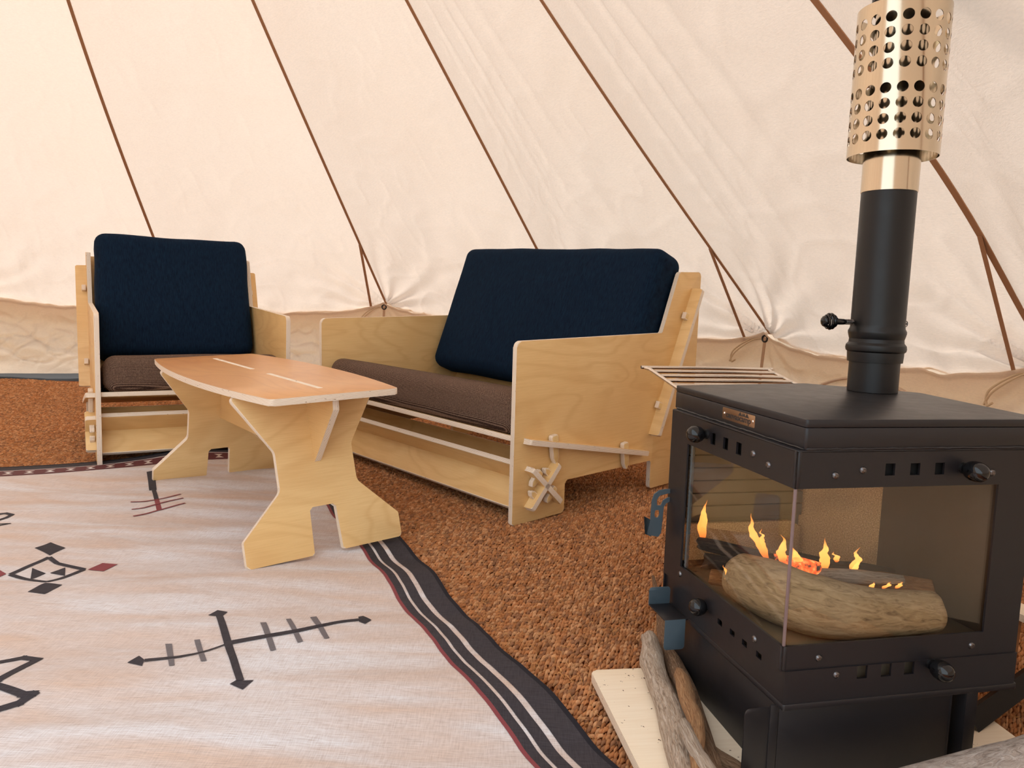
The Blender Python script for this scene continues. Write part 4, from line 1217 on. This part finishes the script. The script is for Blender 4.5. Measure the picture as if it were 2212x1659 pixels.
tube('hinge_pin', [(.012, .4245, .385), (.012, .4245, .410)], .0016, M_STEEL, stove, n=8)
box('latch_bracket', .004, .016, .418, .4245, .362, .394, M_STOVE, stove, None, .001)
# warming rack at the back
rk = [(.052, .53, .586), (.052, .685, .6135), (.360, .685, .6135), (.360, .53, .586)]
tube('rack_rail', [(.052, .445, .572)] + catmull([rk[0], (.052, .672, .611), (.060, .685, .6135), (.352, .685, .6135), (.360, .672, .611), rk[3]], 3) + [(.360, .455, .573)], .0042, M_STEEL, stove, n=8)
for q in (0.0, .2, .4, .6, .8):
    b = .50 + (.685 - .50) * q; z = .581 + (.6135 - .581) * q
    tube('rack_rod', [(.053, b, z + .001), (.359, b, z + .001)], .0042, M_STEEL, stove, n=8)
# firebox lining
box('fire_brick', 0, .165, 0, .012, 0, .236, M_VERM, stove, axes((.288, .418, ZGB - .004), Vector((.11, -.125, 0)), Vector((.125, .11, 0)), (0, 0, 1)), .002)
panel('fire_brick', [(.015, 0), (.285, 0), (.285, .062), (.26, .075), (.015, .075)], .012, M_VERM, stove, axes((0, .405, ZGB - .004), (1, 0, 0), (0, 0, 1), (0, -1, 0)), bev=.002)
panel('fire_brick', [(.03, 0), (.285, 0), (.285, .062), (.265, .066), (.10, .034), (.03, .03)], .012, M_VERM, stove, axes((.401, 0, ZGB - .004), (0, 1, 0), (0, 0, 1), (1, 0, 0)), bev=.002)
for k in range(6):      # tan ribs above the brick, standing in for a reflection in the glass
    box('reflection_rib', .03, .29, .400, .412, ZGB + .080 + .026 * k, ZGB + .104 + .026 * k, M_INNER, stove, None, .0015)
box('reflection_plate', .395, .402, .03, .30, ZGB - .03, ZGT + .0, M_REFLBROWN, stove, None, .001)  # side plate whose brown stands in for a reflection in the glass
box('reflection_plate', .03, .30, .413, .418, ZGB, ZGT, M_INNER, stove, None, .001)  # tan sheet behind the ribs, part of the same painted reflection
box('brick_floor', .02, .40, .02, .40, ZGB - .030, ZGB - .024, M_INNER, stove, None, .001)

# ------------------------------------------------------------------ flue pipe (stands in the stove's socket)
F_PIPE = F_ST @ T(.403, .362, .5994)
flue = tag(empty('flue_pipe', F_PIPE), 'tall black stove flue pipe with perforated steel heat guard', 'stove pipe')
PR = .0505
lathe('lower_pipe', [(PR - .004, -.0), (PR - .003, .001), (PR - .003, .066)], M_PIPE, flue)
lathe('pipe_collar', [(PR - .003, .060), (PR + .001, .0605), (PR + .002, .075), (PR + .002, .080), (PR + .0052, .083), (PR + .0062, .088), (PR + .0052, .094), (PR + .001, .099), (PR, .108)], M_PIPE, flue)
lathe('black_pipe', [(PR, .106), (PR + .001, .108), (PR + .0035, .118), (PR + .0035, .122), (PR + .0005, .128), (PR, .135), (PR, .395)], M_PIPE, flue)
lathe('steel_sleeve', [(PR + .0002, .394), (PR + .0014, .3945), (PR + .0014, .475)], M_SHIELD, flue)
lathe('inner_pipe', [(PR - .001, .455), (PR - .001, .80)], M_SHIELD, flue)
lathe('pipe_top', [(PR, .735), (PR + .004, .736), (PR + .004, .75), (PR + .008, .755), (PR + .008, .765), (PR + .002, .775), (PR + .002, 1.25)], M_PIPE, flue)
def perforated():
    R = .083; z0, z1 = .462, .738; NH = 18
    cells = []
    lo, hi = z0 + .016, z1 - .020
    ch = .0280
    zs = [lo + ch * k for k in range(5)]
    zs2 = [hi - ch * k for k in range(4, -1, -1)]
    bm = bmesh.new(); n = 16; rh = .0100
    def P(th, z): return (R * math.cos(th), R * math.sin(th), z)
    da = 2 * PI / NH
    def strip(za, zb):
        for c in range(NH * 4):
            a0, a1 = da * c / 4, da * (c + 1) / 4
            bm.faces.new([bm.verts.new(P(a, z)) for a, z in ((a0, za), (a1, za), (a1, zb), (a0, zb))])
    for half, rows in enumerate((zs, zs2)):
        for r in range(4):
            za, zb = rows[r], rows[r + 1]; zc = (za + zb) / 2
            for c in range(NH):
                ac = da * (c + .5)
                inner, outer = [], []
                for k in range(n):
                    t = 2 * PI * (k + .5) / n
                    inner.append(bm.verts.new(P(ac + rh / R * math.cos(t), zc + rh * math.sin(t))))
                    cx_, sx_ = math.cos(t), math.sin(t); m = max(abs(cx_), abs(sx_))
                    outer.append(bm.verts.new(P(ac + da / 2 * cx_ / m, zc + (zb - za) / 2 * sx_ / m)))
                for k in range(n):
                    k2 = (k + 1) % n
                    bm.faces.new((outer[k], outer[k2], inner[k2], inner[k]))
                # fill the four square corners left between octagon samples
                for q in range(4):
                    k = n // 8 + q * n // 4 - 1; k2 = (k + 1) % n
                    t = PI / 4 + q * PI / 2
                    cv = bm.verts.new(P(ac + da / 2 * math.copysign(1, math.cos(t)), zc + (zb - za) / 2 * math.copysign(1, math.sin(t))))
                    bm.faces.new((outer[k], cv, outer[k2]))
    strip(z0, zs[0]); strip(zs[4], zs2[0]); strip(zs2[4], z1)
    bmesh.ops.remove_doubles(bm, verts=bm.verts, dist=.00005)
    bmesh.ops.recalc_face_normals(bm, faces=bm.faces)
    bm.verts.ensure_lookup_table(); bm.verts.index_update()
    V = [v.co.copy() for v in bm.verts]; F = [[v.index for v in f.verts] for f in bm.faces]
    if bm.faces[0].normal.dot(Vector((bm.faces[0].calc_center_median().x, bm.faces[0].calc_center_median().y, 0))) < 0: F = [f[::-1] for f in F]
    B = [(e.verts[0].index, e.verts[1].index) for e in bm.edges if e.is_boundary]
    bm.free()
    n0 = len(V); th_ = .0013
    inn_ = lambda p: Vector((p.x * (1 - th_ / R), p.y * (1 - th_ / R), p.z))
    rad_ = lambda p: Vector((p.x, p.y, 0)).normalized()
    VV = V + [inn_(p) for p in V]; NN = [rad_(p) for p in V] + [-rad_(p) for p in V]
    FF = F + [[k + n0 for k in f[::-1]] for f in F]
    for i0, i1 in B:
        k = len(VV); q = [V[i0], V[i1], inn_(V[i1]), inn_(V[i0])]
        nn = (q[1] - q[0]).cross(q[2] - q[0]).normalized()
        VV += q; NN += [nn] * 4; FF.append([k, k + 1, k + 2, k + 3])
    o = pydata('heat_guard', VV, FF, M_SHIELD, flue, Matrix.Rotation(math.radians(-93), 4, 'Z'))
    o.data.normals_split_custom_set_from_vertices([tuple(v) for v in NN])
    return o
perforated()
for k in range(3):
    a = k * 2 * PI / 3 + .5
    tube('guard_spacer', [(PR * math.cos(a), PR * math.sin(a), .60), (.082 * math.cos(a), .082 * math.sin(a), .60)], .003, M_STEEL, flue, n=8)
# damper handle: spring, stem, coiled grip (left) and pin (right)
dv = Vector((-1, .15, 0)).normalized()
Zd = .1385
def dpt(t, dz=0.0, dw=0.0): return Vector((0, 0, Zd + dz)) + dv * t + Vector((-dv.y, dv.x, 0)) * dw
tube('damper_stem', [dpt(PR - .002), dpt(PR + .030)], .0024, M_PIPE, flue, n=8)
tube('damper_spring', [dpt(PR + .002 + .016 * k / 60, .0048 * math.sin(k * .62), .0048 * math.cos(k * .62)) for k in range(61)], .0009, M_BOLT, flue, n=6)
DS = tube('damper_handle', [dpt(PR + .017), dpt(PR + .020), dpt(PR + .034), dpt(PR + .038)], [.004, .0058, .0062, .0045], M_KNOB, flue, n=12)
coil = []
for k in range(150):
    t = k / 149; r = .0125 * math.sin(PI * (0.08 + .84 * t)) + .0025
    coil.append(dpt(PR + .036 + .026 * t, r * math.sin(k * .23), r * math.cos(k * .23)))
tube('damper_coil', coil, .0024, M_KNOB, DS, n=7)
ico('damper_tip', .0115, M_KNOB, DS, Matrix.Translation(dpt(PR + .060)), 2, (0.55, 1, 1))
tube('damper_pin', [dpt(-PR + .002), dpt(-PR - .011)], .0022, M_BOLT, flue, n=8)
tube('cotter_ring', [dpt(-PR - .008 + .004 * math.cos(2 * PI * k / 14), .0055 * math.sin(2 * PI * k / 14)) for k in range(14)], .001, M_BOLT, flue, n=6, closed=True)

# ------------------------------------------------------------------ wood
def log_obj(name, pts, rad, mat, seed, label, group=None, n=16, knobby=0.25, cat='log', M=None, sub=9, jagged=.7):
    P = catmull(pts, sub); N = len(P)
    if isinstance(rad, (int, float)): rad = [rad] * len(pts)
    def rr(i):
        x = i / (N - 1) * (len(rad) - 1); k = min(int(x), len(rad) - 2); return rad[k] + (rad[k + 1] - rad[k]) * (x - k)
    V = []; F = []; UV = []
    prev = None
    for i in range(N):
        d = (P[min(i + 1, N - 1)] - P[max(i - 1, 0)]).normalized()
        if prev is None: a = d.cross(Vector((0, 0, 1))).normalized()
        else: a = (prev - d * prev.dot(d)).normalized()
        prev = a; b = d.cross(a)
        for k in range(n):
            th = 2 * PI * k / n
            r = rr(i) * (1 + knobby * nz(math.cos(th) * 1.1 + seed, math.sin(th) * 1.1, i * .16 + seed) + knobby * .45 * nz(math.cos(th) * 3.2, math.sin(th) * 3.2 + seed, i * .10))
            jag = 0.0
            if i in (0, N - 1): jag = rr(i) * jagged * nz(math.cos(th) * 2 + seed * 2, math.sin(th) * 2, 3.3)
            V.append(P[i] + (a * math.cos(th) + b * math.sin(th)) * r + d * jag)
    for i in range(N - 1):
        for k in range(n): F.append((i * n + k, i * n + (k + 1) % n, (i + 1) * n + (k + 1) % n, (i + 1) * n + k))
    c0 = len(V); V.append(P[0]); V.append(P[-1])
    for k in range(n): F.append((c0, (k + 1) % n, k)); F.append((c0 + 1, (N - 1) * n + k, (N - 1) * n + (k + 1) % n))
    o = pydata(name, V, F, mat)
    me = o.data; uv = me.uv_layers.new(name='UVMap')
    cum = [0]
    for p, q in zip(P, P[1:]): cum.append(cum[-1] + (q - p).length)
    for poly in me.polygons:
        vids = list(poly.vertices)
        wrap = any(v < c0 and v % n == 0 for v in vids) and any(v < c0 and v % n == n - 1 for v in vids)
        for li, v in zip(poly.loop_indices, vids):
            if v >= c0: uv.data[li].uv = (0.0, 0.5); continue
            i, k = divmod(v, n)
            kk = k + n if wrap and k == 0 else k
            uv.data[li].uv = (cum[i] * 8, kk / n)
    if M is not None: o.matrix_world = M
    tag(o, label, cat, group)
    return o
G_DR = 'driftwood sticks beside the stove'
log_obj('driftwood_stick', [(.306, 1.50, .060), (.300, 1.42, .052), (.298, 1.335, .047), (.300, 1.2077, .045), (.294, 1.09, .043), (.285, .98, .040)], [.017, .023, .022, .024, .022, .018], M_DRIFTP, 1.1, 'thick silvery driftwood stick with a splintered end, outermost of the pile', G_DR)
log_obj('driftwood_stick', [(.388, 1.90, .035), (.372, 1.72, .030), (.352, 1.56, .036), (.343, 1.42, .044), (.345, 1.29, .045), (.340, 1.17, .043), (.338, 1.04, .04)], [.004, .009, .015, .018, .018, .015, .012], M_DRIFT, 3.7, 'long thin brown driftwood stick with its tip reaching past the stove bracket', G_DR)
log_obj('driftwood_stick', [(.3285, 1.312, .083), (.3265, 1.27, .086), (.3225, 1.21, .083), (.3215, 1.155, .082), (.310, 1.10, .076), (.300, 1.03, .06)], [.011, .0135, .0125, .0135, .012, .010], M_DRIFTT, 6.2, 'crooked round-ended driftwood stick lying on top of the pile', G_DR)
log_obj('driftwood_stick', [(.2975, 1.140, .088), (.303, 1.095, .082), (.313, 1.060, .074), (.328, 1.020, .060), (.35, .97, .045)], [.010, .0115, .012, .013, .012], M_DRIFTP, 8.4, 'short pale split driftwood piece nearest the camera', G_DR)
log_obj('driftwood_stick', [(.330, 1.20, .036), (.350, 1.145, .034), (.378, 1.112, .033), (.405, 1.06, .033)], [.010, .0125, .013, .010], M_DRIFT, 10.9, 'short dark driftwood piece touching the stove pedestal', G_DR)
log_obj('round_log', [(.46, .935, .064), (.60, .990, .072), (.76, 1.042, .080), (.93, 1.095, .088), (1.08, 1.14, .090)], [.044, .050, .054, .058, .058], M_LOGGREY, 4.4, 'big grey weathered log in front of the stove', None, n=22, knobby=.10)

# inside the firebox (stove frame)
def LS(p): return F_ST @ Vector(p)
ZF = ZGB - .004
ZL = ZGB - .024
def slog(pts, rad, mat, seed, label, n=16, knobby=.12, group='logs in the firebox', jag=.7):
    return log_obj('fire_log', [LS(p) for p in pts], rad, mat, seed, label, group, n=n, knobby=knobby, jagged=jag)
slog([(.060, .225, ZL + .046), (.068, .150, ZL + .052), (.112, .076, ZL + .050), (.200, .050, ZL + .044), (.300, .044, ZL + .043)], [.043, .050, .049, .039, .033], M_FIRELOG, 2.2, 'big unburnt curved log right behind the corner glass', n=28, knobby=.045, jag=.05)
slog([(.352, .098, ZF + .026), (.30, .15, ZF + .024), (.22, .22, ZF + .022)], [.027, .027, .024], M_KIND, 5.5, 'square-cut brown log at the right of the fire', n=8, knobby=.06)
slog([(.03, .335, ZF + .055), (.075, .275, ZF + .055), (.14, .22, ZF + .05)], [.012, .014, .013], M_CHAR, 7.7, 'charred black stick at the left of the fire, topmost', n=12)
slog([(.025, .305, ZF + .030), (.09, .255, ZF + .030), (.16, .21, ZF + .03)], [.014, .017, .016], M_CHAR, 9.1, 'charred brown log under the black stick', n=12)
slog([(.020, .265, ZF + .014), (.06, .23, ZF + .016), (.10, .20, ZF + .016)], [.013, .015, .013], M_KIND, 9.9, 'small reddish log end at the left behind the glass', n=10)
slog([(.165, .165, ZF + .050), (.225, .135, ZF + .052), (.300, .115, ZF + .050)], [.010, .0125, .008], M_ASH, 11.3, 'white ash-covered stick in the middle of the fire', n=12)
slog([(.19, .215, ZF + .045), (.255, .185, ZF + .050), (.315, .155, ZF + .050)], [.009, .010, .006], M_CHAR, 12.3, 'thin charred stick behind the white ashen one', n=10)
slog([(.105, .195, ZF + .062), (.135, .175, ZF + .062), (.170, .165, ZF + .058)], [.014, .016, .012], M_EMBER, 14.0, 'glowing orange ember log at the heart of the fire', n=12)
def flame(base, tip, w, seed, label, bend=0.0):
    b, t = Vector(LS(base)), Vector(LS(tip)); L = (t - b).length; w *= 1.3
    V = []; F = []; n = 10; N = 14
    side = Vector((F_ST[0][0], F_ST[1][0], 0))
    for i in range(N + 1):
        s = i / N
        r = w * (math.sin(PI * min(1, s * .92 + .10)) ** 1.0) * (1 - s) ** .55 + .0004
        c = b.lerp(t, s) + side * (bend * math.sin(PI * s) + (.010 * nz(s * 3.0, seed * 1.7, 0) + .004 * nz(s * 8.0, seed * 2.3, 1)) * min(1, s * 2))
        for k in range(n):
            a = 2 * PI * k / n
            V.append(c + Vector((math.cos(a) * r, math.sin(a) * r * .55, 0)))
    for i in range(N):
        for k in range(n): F.append((i * n + k, i * n + (k + 1) % n, (i + 1) * n + (k + 1) % n, (i + 1) * n + k))
    F.append(tuple(range(n))[::-1]); F.append(tuple(N * n + k for k in range(n)))
    o = pydata('flame', V, F, M_FLAME); tag(o, label, 'flame', 'flames in the stove')
flame((.034, .335, .312), (.042, .335, .390), .0085, 1, 'bright yellow flame standing at the far left of the fire', -.003)
flame((.090, .200, .318), (.050, .200, .402), .0085, 2, 'tall leaning orange flame left of the corner glass edge', -.004)
flame((.084, .205, .335), (.078, .205, .372), .004, 3, 'small flame tongue beside the tall leaning one')
flame((.028, .205, .268), (.016, .215, .305), .007, 4, 'low flame licking under the charred logs at the left', .002)
flame((.112, .180, .315), (.100, .180, .368), .008, 5, 'orange flame right at the corner glass edge', -.002)
flame((.145, .170, .308), (.118, .170, .352), .010, 6, 'broad orange flame over the glowing ember log', -.003)
flame((.178, .165, .302), (.176, .165, .364), .009, 7, 'upright faint flame right of the ember log', .003)
flame((.208, .170, .318), (.203, .170, .337), .005, 8, 'tiny flame above the ashen stick')
flame((.196, .140, .292), (.232, .140, .338), .006, 9, 'curved yellow flame above the white ashen stick', .007)
flame((.228, .150, .305), (.238, .150, .350), .007, 10, 'pale flame behind the curved yellow flame', -.003)
for k, a in enumerate((.232, .256, .280)):
    flame((a, .110 - .1 * (a - .232), .291), (a + .012, .110 - .1 * (a - .232), .302), .0042, 11 + k, ('little flame under the ashen stick, nearest its middle', 'little flame under the ashen stick, second from the right', 'little flame under the ashen stick, rightmost')[k])

# ------------------------------------------------------------------ right of the stove: shovel, kindling and an off-cut board
sh = tag(empty('ash_shovel', T(.88, 1.33, .03)), 'dark folded metal ash shovel leaning beside the stove', 'shovel')
def sheet(name, pts, th, mat, root):
    bm = bmesh.new(); f = bm.faces.new([bm.verts.new(p) for p in pts])
    bmesh.ops.solidify(bm, geom=[f], thickness=th)
    return adopt(fin(name, bm, mat), root)
A0, A1 = Vector((.845, 1.285, .045)), Vector((1.060, 1.415, .088))
dn = Vector((0.012, -.018, -.026))
sheet('blade', [A0, A1, A1 + dn, A0 + dn], .003, M_STOVE, sh)
bk_ = Vector((-.012, .03, -.034))
sheet('blade_side', [A0, A1, A1 + bk_, A0 + bk_], .003, M_STOVE, sh)
tube('blade_rim', [A0, A1], .0026, M_STOVE, sh, n=8); adopt(sh.children[-1], sh) if False else None
KL = ('nearest the stove leg', 'second from the stove leg', 'third from the stove leg', 'fourth from the stove leg', 'fifth from the stove leg', 'farthest from the stove leg')
for k in range(6):
    x = .94 + .030 * k; y = 1.475 + .012 * (k % 3) + .012 * k
    st_ = panel('kindling_stick', round_poly([(-.012, 0), (.012, 0), (.012, .115 + .01 * (k % 2)), (-.012, .11)], .002), .016, (M_KIND, M_EDGE), None, axes((x, y, .004), (.9, .25, 0), (0.02 * (k % 3 - 1), 0, 1), Vector((.9, .25, 0)).cross(Vector((0.02 * (k % 3 - 1), 0, 1)))), bev=.001)
    tag(st_, 'upright dark kindling stick right of the stove, ' + KL[k], 'kindling', 'kindling sticks right of the stove')
oc = panel('board_offcut', round_poly([(0, 0), (.30, 0), (.30, .05), (0, .05)], .004), .016, (M_HEARTH, M_EDGE), None, axes((.985, 1.735, .125), Vector((.30, -.62, -.02)), Vector((.62, .30, .05)), Vector((.30, -.62, -.02)).cross(Vector((.62, .30, .05)))), bev=.002)
tag(oc, 'narrow pale plywood off-cut lying across the kindling', 'board')
bpy.context.view_layer.update()
